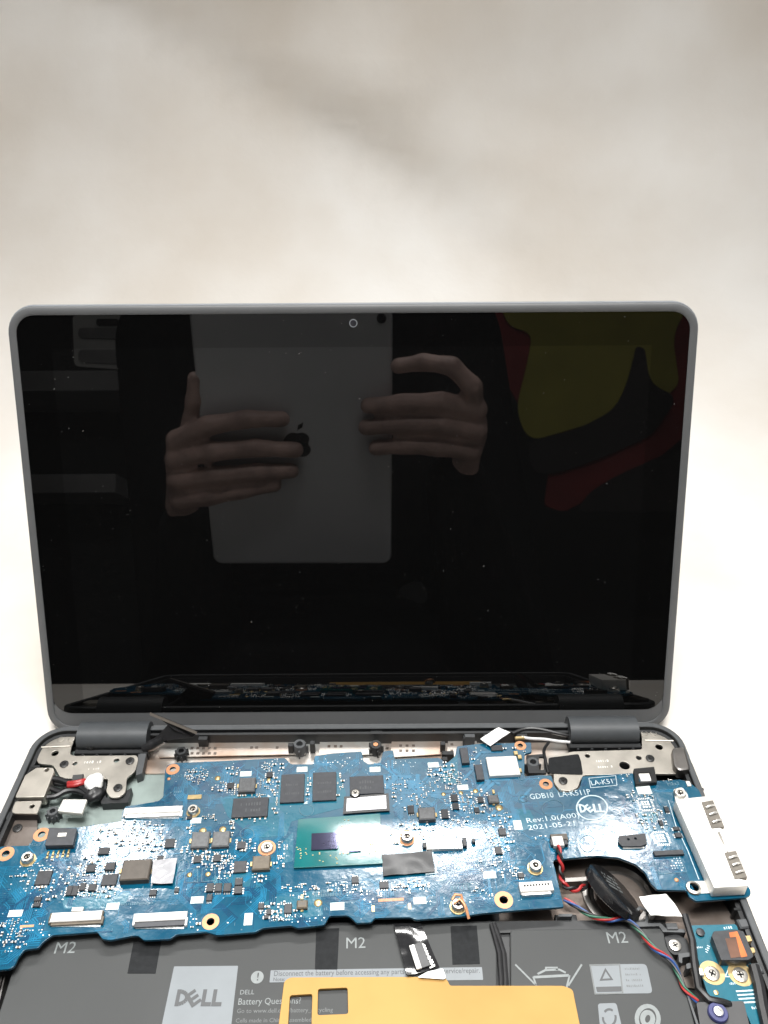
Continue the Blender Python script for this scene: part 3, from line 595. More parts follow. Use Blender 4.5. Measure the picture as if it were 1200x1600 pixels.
def comp(name, mt, cx, cy, wpx, hpx, ht, parent=None, ang=0.0, ch=0.12, z0=None, legs=None, mark=None, o=True):
    """a part on the board: pixel centre and pixel size of its top face, height in mm"""
    z0 = BZ if z0 is None else z0
    c = P(cx, cy, z0+ht); sx, sy = px_mm(c); w_, d_ = wpx/sx, hpx/sy
    b = MB(); b.box((c.x, c.y, z0), (w_, d_, ht), BA+ang, min(ch, ht*0.3, w_*0.2))
    ob = b.build(name, mt, parent or mb)
    if o: occ(c, w_/2, d_/2)
    if legs:                                            # bright leads: (side, count)
        lb = MB()
        for sd, n in legs:
            for k in range(n):
                t = (k+0.5)/n-0.5
                if sd in 'NS': q = c+BX*t*w_*0.92+BY*(d_/2+0.28)*(1 if sd == 'N' else -1); s = (w_/n*0.5, 0.7)
                else: q = c+BY*t*d_*0.92+BX*(w_/2+0.28)*(1 if sd == 'E' else -1); s = (0.7, d_/n*0.5)
                lb.box((q.x, q.y, BZ), (s[0], s[1], 0.22), BA, 0.05)
        l = lb.build('leads', 'tin', ob); l['kind'] = 'stuff'
    if mark:
        n = len(mark)
        for k, t_ in enumerate(mark):
            v = (n/2-k-0.75)*d_*0.62/n; A = c-BX*w_*0.3+BY*v; B = c+BX*w_*0.3+BY*v
            if t_[0] == '~': scribble(8, A, B, z0+ht, 'chip_mark', ob, 1.0, 'print_marks', 0.02, True)
            else: text(t_, A, B, z0+ht, 'chip_mark', ob, 1.0, 'marking', 0.02, True)
    return ob
# --- pours of a different tint
for k, pts in enumerate(([(343, 1246), (362, 1243), (436, 1240), (436, 1214), (530, 1206), (541, 1240), (536, 1262), (480, 1276), (455, 1284), (447, 1306), (402, 1309), (376, 1292), (356, 1276)],
        [(440, 1318), (458, 1300), (458, 1345), (440, 1350)], [(690, 1200), (715, 1178), (716, 1225), (690, 1222)],
        [(800, 1265), (826, 1262), (840, 1290), (812, 1300), (800, 1285)], [(96, 1402), (160, 1392), (205, 1392), (196, 1412), (160, 1420), (100, 1420)],
        [(995, 1272), (1025, 1268), (1030, 1286), (1000, 1288)], [(330, 1370), (402, 1362), (408, 1385), (340, 1400)], [(410, 1412), (440, 1396), (500, 1392), (505, 1430), (430, 1440)])):
    plate('copper_pour', pts, BZ+0.05, 0.05, 'teal', mb, 0.5)
# --- large parts, traced one by one
for cx, cy, w_, h_, mk in ((391, 1261, 56, 30, None), (457, 1231, 37, 44, None), (507, 1228, 37, 44, None), (573, 1226, 53, 28, None)):
    comp('memory_chip', 'chip', cx, cy, w_, h_, 1.0, mark=('~', '~'))
cpu = plate('processor', [(466, 1280), (594, 1271), (598, 1349), (459, 1356)], BZ+1.1, 1.05, 'cpu_green', mb, 0.3, (), 0.05)
c = P(529, 1314, BZ); occ(c, 19, 17)
comp('silicon_die', 'die', 507, 1314, 41, 26, 0.55, cpu, 0, 0.03, BZ+1.1, o=False); comp('silicon_die', 'die', 554, 1315, 18, 30, 0.55, cpu, 0, 0.03, BZ+1.1, o=False)
b = MB()
for k in range(46):
    x, y = random.choice(((473, 1333), (480, 1330), (535, 1328), (580, 1300), (537, 1290), (520, 1345), (500, 1340), (578, 1325))); c = P(x+random.uniform(-9, 9), y+random.uniform(-9, 9), BZ+1.1)
    if abs(proj(c)[0]-507) < 24 and abs(proj(c)[1]-1314) < 16 or abs(proj(c)[0]-554) < 12 and abs(proj(c)[1]-1315) < 18: continue
    b.box((c.x, c.y, BZ+1.1), (0.55, 0.32, 0.22), BA, 0.05)
o = b.build('capacitors', 'gold', cpu); o['kind'] = 'stuff'
for cx, cy, w_, h_, ht, mt, mk in ((386, 1225, 26, 22, 2.0, 'ferrite', ('R68', '2117')), (313, 1311, 28, 25, 1.8, 'ferrite', None), (345, 1310, 27, 24, 1.8, 'ferrite', None), (408, 1347, 28, 22, 2.0, 'tan', None), (212, 1358, 45, 33, 2.8, 'brown_ferrite', None), (667, 1270, 26, 19, 2.4, 'ferrite', None), (771, 1247, 16, 12, 1.8, 'ferrite', None), (472, 1412, 17, 13, 1.6, 'tan', ('1R0',))):
    o = comp('inductor', mt, cx, cy, w_, h_, ht, ch=0.4, mark=mk)
    c = P(cx, cy, BZ); sx, sy = px_mm(c)
    for s in (-1, 1):
        q = P(cx+s*(w_/2+1), cy+4, BZ) if w_ > 24 else P(cx, cy+s*(h_/2+3), BZ); b = MB(); b.box((q.x, q.y, BZ), (1.0, 2.0, 0.5), BA, 0.1); b.build('terminal', 'gold', o)
for cx, cy, w_, h_, ht in ((360, 1227, 11, 9, .8), (421, 1210, 10, 8, .8), (375, 1354, 20, 18, .8), (162, 1329, 17, 11, .9), (265, 1317, 15, 14, .9), (68, 1371, 23, 23, .8), (142, 1356, 14, 12, .8), (172, 1353, 15, 12, 1.2), (171, 1374, 24, 18, .8), (144, 1386, 12, 11, .9), (108, 1391, 9, 16, .9), (117, 1391, 9, 16, .9), (129, 1385, 9, 12, .9), (59, 1404, 11, 7, .9), (57, 1413, 11, 7, .9),
        (328, 1386, 11, 13, 1.2), (341, 1386, 11, 13, 1.2), (355, 1386, 12, 13, 1.2), (373, 1377, 12, 11, 1.1), (372, 1390, 13, 12, 1.1), (308, 1342, 12, 11, .8), (339, 1340, 12, 11, .8), (450, 1419, 12, 15, .8), (642, 1264, 10, 12, 1), (695, 1271, 11, 14, .9), (710, 1246, 11, 11, .9), (712, 1259, 10, 10, .9), (751, 1249, 9, 9, .8), (600, 1382, 14, 11, .8), (555, 1374, 11, 11, .8), (785, 1299, 11, 11, 1), (779, 1328, 11, 12, 1), (327, 1402, 9, 10, .9), (239, 1394, 11, 9, .9), (276, 1390, 7, 7, .8), (1042, 1264, 7, 9, .8), (1057, 1294, 9, 6, .9), (1060, 1304, 10, 8, .9), (1033, 1285, 6, 8, .8), (814, 1367, 9, 8, .8), (745, 1265, 8, 8, .8), (296, 1277, 8, 5, .7), (250, 1341, 10, 9, .8), (408, 1415, 9, 9, .8), (420, 1424, 8, 9, .8), (416, 1432, 7, 6, .8)):
    comp('chip', 'chip_dark', cx, cy, w_, h_, ht, legs=(('E', 3), ('W', 3)) if random.random() < .6 else (('N', 3), ('S', 3)))
comp('chip', 'chip_dark', 377, 1320, 13, 11, 1.1, legs=(('E', 4), ('W', 4)))
# long sockets
for cx, cy, w_, h_ in ((726, 1180, 12, 24), (749, 1206, 12, 24)): comp('board_socket', 'chip', cx, cy, w_, h_, 1.6)
comp('board_socket', 'chip_dark', 1045, 1332, 46, 8, 1.2)
def ribbon_socket(cx, cy, w_, h_, shell, inner, split):
    z = 1.5; o = comp('ribbon_socket', shell, cx, cy-h_*0.18, w_, h_*0.5, z, ch=0.3)
    comp('flap', inner, cx, cy+h_*0.25, w_*0.94, h_*0.36, 0.9, o, 0, 0.1, o=False)
    for s in (-1, 1): comp('lug', shell, cx+s*w_*0.485, cy+h_*0.12, w_*0.04, h_*0.5, 1.3, o, 0, 0.1, o=False)
    b = MB(); n = int(w_/2.2)
    for k in range(n):
        q = P(cx-w_*0.44+w_*0.88*k/(n-1), cy+h_*0.52, BZ+0.2); b.box((q.x, q.y, BZ), (0.3, 0.9, 0.25), BA, 0.05)
    l = b.build('contacts', 'tin', o); l['kind'] = 'stuff'; occ(P(cx, cy, BZ), w_/8, h_/5)
    return o
ribbon_socket(239, 1268, 91, 19, 'white_plastic', 'tin', .5); ribbon_socket(250, 1436, 84, 26, 'white_plastic', 'chip', .5); ribbon_socket(119, 1434, 84, 24, 'tan', 'tan', .5)
comp('socket_shell', 'shield', 119, 1431, 80, 15, 1.7, ch=0.3); comp('shell_tab', 'shield', 121, 1420, 18, 6, 1.5)
o = comp('edge_socket', 'shield', 694, 1318, 56, 15, 1.6, ch=0.3)
b = MB()
for k in range(24):
    q = P(668+53*k/23, 1318, BZ+1.6); b.box((q.x, q.y, BZ+1.58), (0.28, 4.6, 0.12), BA, 0.03)
l = b.build('ridges', 'tin', o); l['kind'] = 'stuff'
comp('socket_end', 'chip_dark', 726, 1315, 6, 13, 1.7, o); comp('socket_end', 'chip_dark', 663, 1320, 5, 8, 1.5, o); comp('socket_end', 'chip_dark', 740, 1313, 5, 6, 1.5, o)
def pinrow(x0, y0, x1, y1, n, mt, l=1.2, z=0.1):
    b = MB()
    for k in range(n):
        t = k/(n-1); q = P(x0+(x1-x0)*t, y0+(y1-y0)*t, BZ); b.box((q.x, q.y, BZ), (0.35, l, z), BA, 0.03)
    o = b.build('pad_row', mt, mb); o['kind'] = 'stuff'; return o
pinrow(661, 1302, 716, 1298, 22, 'tin', 1.6); pinrow(725, 1300, 742, 1297, 7, 'tin', 1.3); pinrow(592, 1407, 630, 1405, 20, 'copper', 1.2); pinrow(492, 1394, 532, 1391, 16, 'silk_dim', 1.3); pinrow(492, 1400, 532, 1397, 16, 'silk_dim', 1.3); pinrow(160, 1415, 238, 1411, 24, 'silk_dim', .9)
for px, py in ((583, 1420), (640, 1416)):
    q = P(px, py, BZ); b = MB(); b.box((q.x, q.y, BZ), (1.1, 2.4, 0.1), BA, 0.03); b.build('solder_pad', 'gold', mb)
comp('solder_pad', 'copper', 42, 1447, 22, 4, 0.1); comp('solder_pad', 'gold', 304, 1245, 22, 7, 0.3)
# white connector for wires, the black power socket, the small sockets
o = comp('wire_socket', 'white_plastic', 838, 1384, 52, 15, 2.2, ch=0.3, mark=None); comp('socket_mouth', 'tin', 838, 1395, 46, 6, 1.4, o, o=False)
b = MB()
for k in range(9):
    q = P(820+4.6*k, 1384-0.35*k, BZ+2.2); b.box((q.x, q.y, BZ+2.1), (0.7, 0.8, 0.16), BA, 0.02)
l = b.build('slots', 'hole', o); l['kind'] = 'stuff'
o = plate('power_socket', [(70, 1321), (77, 1293), (120, 1294), (114, 1320)], BZ+2.6, 2.6, 'chip', mb, 0.3, (), 0.15); occ(P(94, 1310, BZ), 7, 5.5)
comp('key', 'foam', 97, 1304, 13, 6, 0.3, o, 0, 0.1, BZ+2.6)
for k in range(5):
    q = P(75+8*k, 1333-k*0.6, BZ+0.5); b = MB(); b.box((q.x, q.y, BZ), (0.8, 2.0, 0.55), BA, 0.2); b.box((q.x-BY.x*1.6, q.y-BY.y*1.6, BZ), (0.9, 1.0, 0.15), BA, 0.05); b.build('pin', 'gold', o)
o = plate('lever_socket', [(967, 1306), (1008, 1302), (1011, 1318), (1002, 1322), (972, 1322), (966, 1316)], BZ+1.3, 1.2, 'chip_dark', mb, 0.4, [(982, 1311, 0.5), (993, 1310, 0.5)], 0.1); occ(P(988, 1313, BZ), 6, 3.2)
comp('contact_strip', 'tin', 990, 1324, 34, 4, 0.4, o)
o = comp('coin_socket', 'brown_ferrite', 874, 1308, 26, 11, 1.8); comp('socket_side', 'chip_dark', 863, 1316, 6, 9, 1.8, o); comp('socket_side', 'chip_dark', 884, 1315, 6, 9, 1.8, o)
# push button in its black frame
q = [(990, 1201), (1022, 1198), (1027, 1222), (993, 1225)]
o = plate('button_frame', q, BZ+2.0, 1.9, 'rubber', mb, 0.4, [[(997, 1207), (1016, 1206), (1019, 1221), (999, 1222)]]); occ(P(1008, 1212, BZ), 6, 5)
comp('switch_body', 'shield', 1008, 1214, 17, 13, 1.2, o, 0, 0.2); c = P(1008, 1213, BZ+1.6); b = MB(); b.lathe((c.x, c.y, BZ+1.2), [(1.3, 0), (1.3, 0.4), (1.1, 0.5)], 16); b.build('button', 'white_plastic', o, True)
# radio module under its can, with its label bits
o = comp('radio_module', 'shield', 786, 1196, 48, 30, 1.6, ch=0.25); occ(P(789, 1195, BZ), 9, 7.5)
for px, py in ((812, 1182), (812, 1203), (806, 1176)):
    comp('antenna_contact', 'gold', px, py, 6, 6, 1.0, o, o=False)
comp('chip', 'chip_dark', 776, 1168, 18, 9, 0.8)
# sticker strips and tapes
LABS = ((384, 1209, 18, 8), (472, 1202, 17, 8), (306, 1282, 17, 9), (586, 1202, 17, 8), (677, 1195, 17, 8), (723, 1230, 17, 8), (809, 1289, 13, 15), (765, 1367, 20, 11), (656, 1407, 20, 11), (527, 1416, 22, 12), (308, 1406, 20, 11), (388, 1436, 13, 19), (24, 1427, 22, 11), (176, 1416, 20, 11), (138, 1331, 19, 9), (180, 1290, 19, 8), (1006, 1234, 22, 14))
for cx, cy, w_, h_ in LABS: comp('blank_label', 'white_label', cx, cy, w_, h_, 0.16, ch=0.02)
def wavy(name, px, z, mt, parent, amp=0.25, n=8, m=6, seed=0.0):
    from mathutils import noise
    a, b_, c, d = [P(x, y, z) for x, y in px]; bb = MB()
    for j in range(m+1):
        for i in range(n+1):
            u, v = i/n, j/m; q = (a*(1-u)+b_*u)*(1-v)+(d*(1-u)+c*u)*v; q.z += 0.12+amp*(0.5+noise.noise(Vector((q.x*0.16, q.y*0.16, seed)))); bb.v.append(tuple(q))
    N = (n+1)*(m+1); bb.v += [(x, y, zz-0.08) for x, y, zz in bb.v]
    for j in range(m):
        for i in range(n):
            k = j*(n+1)+i; bb.f.append((k, k+1, k+n+2, k+n+1)); bb.f.append((N+k, N+k+n+1, N+k+n+2, N+k+1)); bb.m += [0, 0]
    edge = [i for i in range(n+1)]+[j*(n+1)+n for j in range(1, m+1)]+[m*(n+1)+i for i in range(n-1, -1, -1)]+[j*(n+1) for j in range(m-1, 0, -1)]
    for k in range(len(edge)):
        i0, i1 = edge[k], edge[(k+1) % len(edge)]; bb.f.append((i0, i1, N+i1, N+i0)); bb.m.append(0)
    o = bb.build(name, mt, parent); [setattr(p, 'use_smooth', True) for p in o.data.polygons]; sharp(o.data, 50); return o
o = wavy('black_tape', [(538, 1245), (607, 1240), (609, 1267), (536, 1272)], BZ+1.0, 'black_tape', mb, 0.1, 10, 6, 2.2); occ(P(572, 1257, BZ), 11, 7)
wavy('film', [(542, 1248), (603, 1243), (604, 1264), (541, 1268)], BZ+1.15, 'film', o, 0.12, 10, 6, 2.2)
wavy('grey_tape', [(596, 1337), (674, 1330), (680, 1363), (599, 1370)], BZ+0.5, 'grey_tape', mb, 0.8, 12, 8, 5.2); occ(P(638, 1350, BZ), 11, 7)
wavy('clear_tape', [(240, 1345), (277, 1342), (270, 1382), (236, 1381)], BZ+1.0, 'clear_tape', mb, 0.9, 10, 8, 9.1); occ(P(257, 1364, BZ), 5, 8)
# mounting rings, stand-offs, screws
def ring(px, py, r0, r1):
    c = P(px, py, BZ+0.06); b = MB(); n = 28; vs = []
    for r, h in ((r0, 0), (r0, 0.06), (r1, 0.06), (r1, 0.0)):
        for k in range(n): vs.append((c.x+r*math.cos(2*math.pi*k/n), c.y+r*math.sin(2*math.pi*k/n), BZ+h))
    b.add(vs, [(i*n+k, i*n+(k+1) % n, (i+1)*n+(k+1) % n, (i+1)*n+k) for i in range(3) for k in range(n)]); occ(c, r1, r1)
    return b.build('mounting_ring', 'copper', mb)
for px, py, r in HOLES[:-1]: ring(px, py, r, r*2.15)
for px, py, r in ((417, 1323, 3.5), (636, 1306, 3.3), (42, 1338, 3.3), (301, 1263, 3.1), (837, 1351, 3.3), (716, 1411, 3.4)):
    o = ring(px, py+2, 0.6, r) if px in (417, 636) else None
    if not o: occ(P(px, py, BZ), r, r)
    screw('standoff', px, py, BZ+0.07, r*0.72, 'screw', mb, 2.4 if px not in (417,) else 1.2, post='copper' if px in (417, 636) else 'gold')
screw('screw', 555, 1238, BZ+1.4, 1.9, 'screw', mb, 0.8); screw('screw', 1063, 1238, BZ+1.2, 2.5, 'screw', mb, 1.2)
b = MB(); q = P(716, 1408, BZ+2.6)
b.tube([q+Vector((-2.2, 0.5, 0)), q+Vector((-1, 2.2, .6)), q+Vector((1.2, 1.8, .8)), q+Vector((1.6, -0.5, .5)), q+Vector((2.6, -2.6, .1)), q+Vector((3.4, -6.0, -1.5))], 0.55, 7)
b.tube([q+Vector((-1.6, -1.0, 0.2)), q+Vector((0.6, 0.2, .9)), q+Vector((1.9, -1.6, .6)), q+Vector((3.0, -4.6, -.8))], 0.45, 7); b.build('twisted_wire', 'copper', mb, True)
for px, py, r in ((264, 1217, 0.8), (1057, 1375, 0.9), (340, 1216, 1.3), (296, 1367, 1.1), (325, 1366, 1.1), (497, 1411, 1.6), (317, 1298, 1.5), (348, 1296, 1.5), (743, 1236, 1.2), (720, 1239, 1.0), (780, 1262, 1.6), (693, 1241, 1.0), (420, 1219, 1.0)):
    c = P(px, py, BZ); b = MB(); b.lathe((c.x, c.y, BZ), [(r, 0), (r*0.9, 0.2), (r*0.5, 0.4)], 14); b.build('solder_point', 'copper' if px in (264, 1057) else 'gold', mb, True); occ(c, r, r)
# quad packages left bare
for cx, cy in ((1009, 1257), (1033, 1310)):
    b = MB(); c = P(cx, cy, BZ)
    for i in range(3):
        for j in range(3): q = c+BX*(i-1)*1.15+BY*(j-1)*1.25; b.box((q.x, q.y, BZ), (0.8, 0.85, 0.12), BA, 0.03)
    for k in range(7):
        t = (k-3)*0.72
        for s in (-1, 1):
            q = c+BX*t+BY*s*2.9; b.box((q.x, q.y, BZ), (0.34, 0.9, 0.1), BA, 0.02); q = c+BY*t+BX*s*2.9; b.box((q.x, q.y, BZ), (0.9, 0.34, 0.1), BA, 0.02)
    o = b.build('bare_pads', 'tin', mb); o['kind'] = 'stuff'; occ(c, 3.4, 3.4)
comp('lamp_diode', 'foam', 1076, 1224, 6, 8, 0.7)
# usb block
UZ = BZ+6.0
sh = plate('usb_shield', [(1055, 1249), (1103, 1244), (1107, 1252), (1126, 1294), (1131, 1296), (1138, 1318), (1136, 1333), (1152, 1372), (1168, 1376), (1169, 1384), (1116, 1387)], UZ, 5.6, 'shield', mb, 0.4, [[(1121, 1300), (1125, 1299), (1133, 1320), (1131, 1321)]], 0.25)
occ(P(1110, 1320, BZ), 13, 26)
for x0, y0 in ((1096, 1253), (1132, 1332)):
    pts = [(x0, y0), (x0+18, y0-3), (x0+36, y0+39), (x0+16, y0+41)]
    up = plate('usb_port', pts, UZ+0.35, 6.0, 'port', mb, 0.3, [[(x0+9, y0+5), (x0+19, y0+4), (x0+20, y0+7), (x0+10.5, y0+8.2)], [(x0+15, y0+16), (x0+23.5, y0+15), (x0+25, y0+18), (x0+16, y0+19)], [(x0+20, y0+28), (x0+28.5, y0+27), (x0+30, y0+31), (x0+21.5, y0+32)]], 0.15)
    for i, (u, v) in enumerate(((7, 9), (12.5, 20), (17.5, 32))):
        a, c = P(x0+u, y0+v, UZ+0.7), P(x0+u+13, y0+v-4, UZ+0.5); b = MB(); b.tube([a, (a+c)/2+Vector((0, 0, 0.35)), c], 0.45, 6); b.build('spring', 'tin', up, True)
plate('shield_flange', [(1074, 1383), (1080, 1377), (1110, 1376), (1116, 1395), (1084, 1396)], BZ+0.35, 0.3, 'shield', mb, 1.2, [(1084, 1387, 1.9)])
b = MB(); c = P(1084, 1387, BZ+0.5); vs = []; n = 24
for r, h in ((1.8, 0), (1.8, 0.7), (2.6, 0.5), (2.9, 0)):
    for k in range(n): vs.append((c.x+r*math.cos(2*math.pi*k/n), c.y+r*math.sin(2*math.pi*k/n), BZ+0.3+h))
b.add(vs, [(i*n+k, i*n+(k+1) % n, (i+1)*n+(k+1) % n, (i+1)*n+k) for i in range(3) for k in range(n)]); b.build('eyelet', 'screw', mb, True)
plate('shield_flange', [(1052, 1233), (1066, 1230), (1074, 1240), (1076, 1250), (1056, 1252)], BZ+1.2, 1.0, 'shield', mb, 1.0)
# lettering on the board
SZ = BZ+0.10
for cx_, cy_, w_, h_ in ((876, 1246, 100, 9), (862, 1288, 84, 20), (925, 1262, 50, 40), (942, 1221, 44, 18)):
    c = P(cx_, cy_, BZ); occ(c, w_/6.6, h_/4.6)
text('GDB10  LA-K511P', (829, 1249), (924, 1241), SZ, 'silk', mb, 1.15); text('Rev:1.0(A00)', (824, 1286), (906, 1277), SZ, 'silk', mb, 0.8); text('2021-05-21', (826, 1297), (899, 1290), SZ, 'silk', mb, 0.75)
text('LA-K51', (925, 1227), (958, 1224), SZ, 'silk', mb, 1.1); stroke([(920, 1216), (962, 1212), (964, 1227), (923, 1231)], 0.25, SZ, 'silk', mb, 'silkscreen', True)
stroke(ell(925, 1262, 24, 19, 40), 0.55, SZ, 'silk', mb, 'silkscreen', True); dell(925, 1263, 40, SZ, 'silk', mb, 1.35)
for cx, cy, rx, ry in ((864, 1263, 17, 13), (817, 1248, 7, 6), (479, 1266, 11, 9), (192, 1330, 11, 9), (106, 1371, 11, 9), (386, 1303, 11, 9), (287, 1352, 9, 9), (918, 1318, 12, 13), (815, 1214, 5, 5), (818, 1248, 7, 5)):
    stroke(ell(cx, cy, rx, ry), 0.22, SZ, 'silk_dim', mb, 'silkscreen', True)
text('RU', (711, 1358), (727, 1357), SZ, 'silk', mb, 1.2)
for a, c, t_ in (((859, 1240), (878, 1238), 'M2x3'), ((1044, 1228), (1062, 1226), 'M2x3'), ((45, 1323), (63, 1321), 'M2x3'), ((267, 1215), (284, 1214), 'M2x3'), ((313, 1264), (326, 1263), ''), ((376, 1242), (390, 1241), 'PL201'), ((265, 1240), (284, 1238), ''), ((340, 1288), (357, 1287), ''), ((493, 1424), (512, 1422), ''), ((190, 1451), (200, 1450), ''), ((420, 1441), (440, 1439), ''), ((704, 1391), (735, 1388), ''), ((700, 1335), (722, 1333), '')): (text if t_ in ('M2x3', 'PL201') else lambda *q: scribble(6, *q[1:]))(t_, a, c, SZ, 'silk_dim', mb, 1.0)
stroke([(676, 1331), (677, 1342)], 0.5, SZ, 'silk', mb, 'silkscreen'); stroke([(680, 1350), (682, 1364), (665, 1366)], 0.5, SZ, 'silk', mb, 'silkscreen')
stroke([(704, 1383), (735, 1380), (736, 1390), (705, 1393)], 0.2, SZ, 'silk_dim', mb, 'silkscreen', True)
stroke([(1020, 1340), (1062, 1338), (1073, 1362), (1030, 1366)], 0.2, SZ, 'silk_dim', mb, 'silkscreen', True)
stroke([(1044, 1250), (1056, 1290), (1075, 1330), (1092, 1374)], 0.3, SZ, 'silk', mb, 'silkscreen')
stroke([(290, 1358), (309, 1356), (309, 1378), (288, 1379)], 0.2, SZ, 'silk_dim', mb, 'silkscreen', True); stroke([(316, 1357), (336, 1355), (336, 1376), (315, 1378)], 0.2, SZ, 'silk_dim', mb, 'silkscreen', True)
for pts in ([(418, 1241), (424, 1245), (418, 1246)], [(479, 1251), (481, 1256), (474, 1256)]): flat(pts, 'silk', mb, 'silkscreen', SZ)
# --- copper tracks under the lacquer: bundles with 45 degree bends
tb, td = MB(), MB()
bx = [w_.x for w_ in WOUT]; by = [w_.y for w_ in WOUT]
def track(bb, p, a, n, L, wd, gap):
    lines = []; q = Vector((p[0], p[1], 0)); pts = [q]
    for s in range(random.randint(2, 4)):
        q = q+Vector((math.cos(a+BA), math.sin(a+BA), 0))*L*random.uniform(0.3, 1.0); pts.append(q); a += random.choice((-1, 1))*math.pi/4
    for k in range(n):
        off = (k-(n-1)/2)*gap; prev = None
        for i in range(len(pts)-1):
            d = (pts[i+1]-pts[i]).normalized(); nn = Vector((-d.y, d.x, 0)); s, e = pts[i]+nn*off, pts[i+1]+nn*off
            mid = (s+e)/2
            if not (inside(s) and inside(e) and inside(mid)) or not (free(s, -0.2) and free(e, -0.2)): break
            if prev: s = prev
            w2 = nn*wd/2; z = BZ+0.015
            bb.prism([v+Vector((0, 0, z+0.02+wd*0.05-v.z)) for v in (s-w2, e-w2, e+w2, s+w2)], 0.03+wd*0.05); prev = e
for k in range(1900):
    p = (random.uniform(min(bx), max(bx)), random.uniform(min(by), max(by)))
    if not inside(p) or not free(p, 0): continue
    track(tb if random.random() < .62 else td, p, random.randrange(8)*math.pi/4, random.choice((1, 1, 2, 3, 4, 6)), random.uniform(3, 13), random.uniform(0.18, 0.42), random.uniform(0.55, 0.85))
for k in range(60):
    p = P(random.uniform(560, 860), random.uniform(1190, 1330), BZ)
    if inside(p): track(tb, p, random.randrange(8)*math.pi/4, random.choice((1, 2, 3)), random.uniform(5, 14), random.uniform(0.6, 1.6), 1.9)
o = tb.build('copper_tracks', 'trace', mb); o['kind'] = 'stuff'; o = td.build('copper_tracks', 'dimtrace', mb); o['kind'] = 'stuff'
# --- tiny parts
caps, res, tin, vias, silk = MB(), MB(), MB(), MB(), MB()
def tiny(p, kind, ang):
    l, w_, h = random.choice(((1.0, 0.5, 0.45), (1.0, 0.5, 0.45), (1.6, 0.8, 0.6), (0.7, 0.36, 0.3))); e = Vector((math.cos(ang), math.sin(ang)))
    (caps if kind else res).box((p[0], p[1], BZ), (l*0.5, w_*0.96, h*0.96), ang, 0.03)
    for s in (-1, 1): tin.box((p[0]+e.x*s*l*0.37, p[1]+e.y*s*l*0.37, BZ), (l*0.3, w_, h), ang, 0.04)
    occ(p, l*0.55, l*0.45)
def cluster(cx, cy, rx, ry, n, kd=0.5, via=0.5):
    for k in range(n):
        for t in range(6):
            a = random.random()*6.283; r = math.sqrt(random.random()); p = P(cx+rx*r*math.cos(a), cy+ry*r*math.sin(a), BZ)
            # snap to a loose grid along the board
            u, v = round(p.dot(BX)/1.05)*1.05, round(p.dot(BY)/1.05)*1.05; p = BX*u+BY*v
            if inside(p) and free(p, 0.35):
                z = random.random()
                if z < via*0.6: vias.lathe((p.x, p.y, BZ), [(0.24, 0), (0.2, 0.06)], 8); occ(p, 0.2, 0.2)
                elif z < via: tin.box((p.x, p.y, BZ), (0.55, 0.4, 0.08), BA, 0.02); occ(p, 0.3, 0.25)
                else: tiny(p, random.random() < kd, BA+(math.pi/2 if random.random() < .5 else 0))
                break
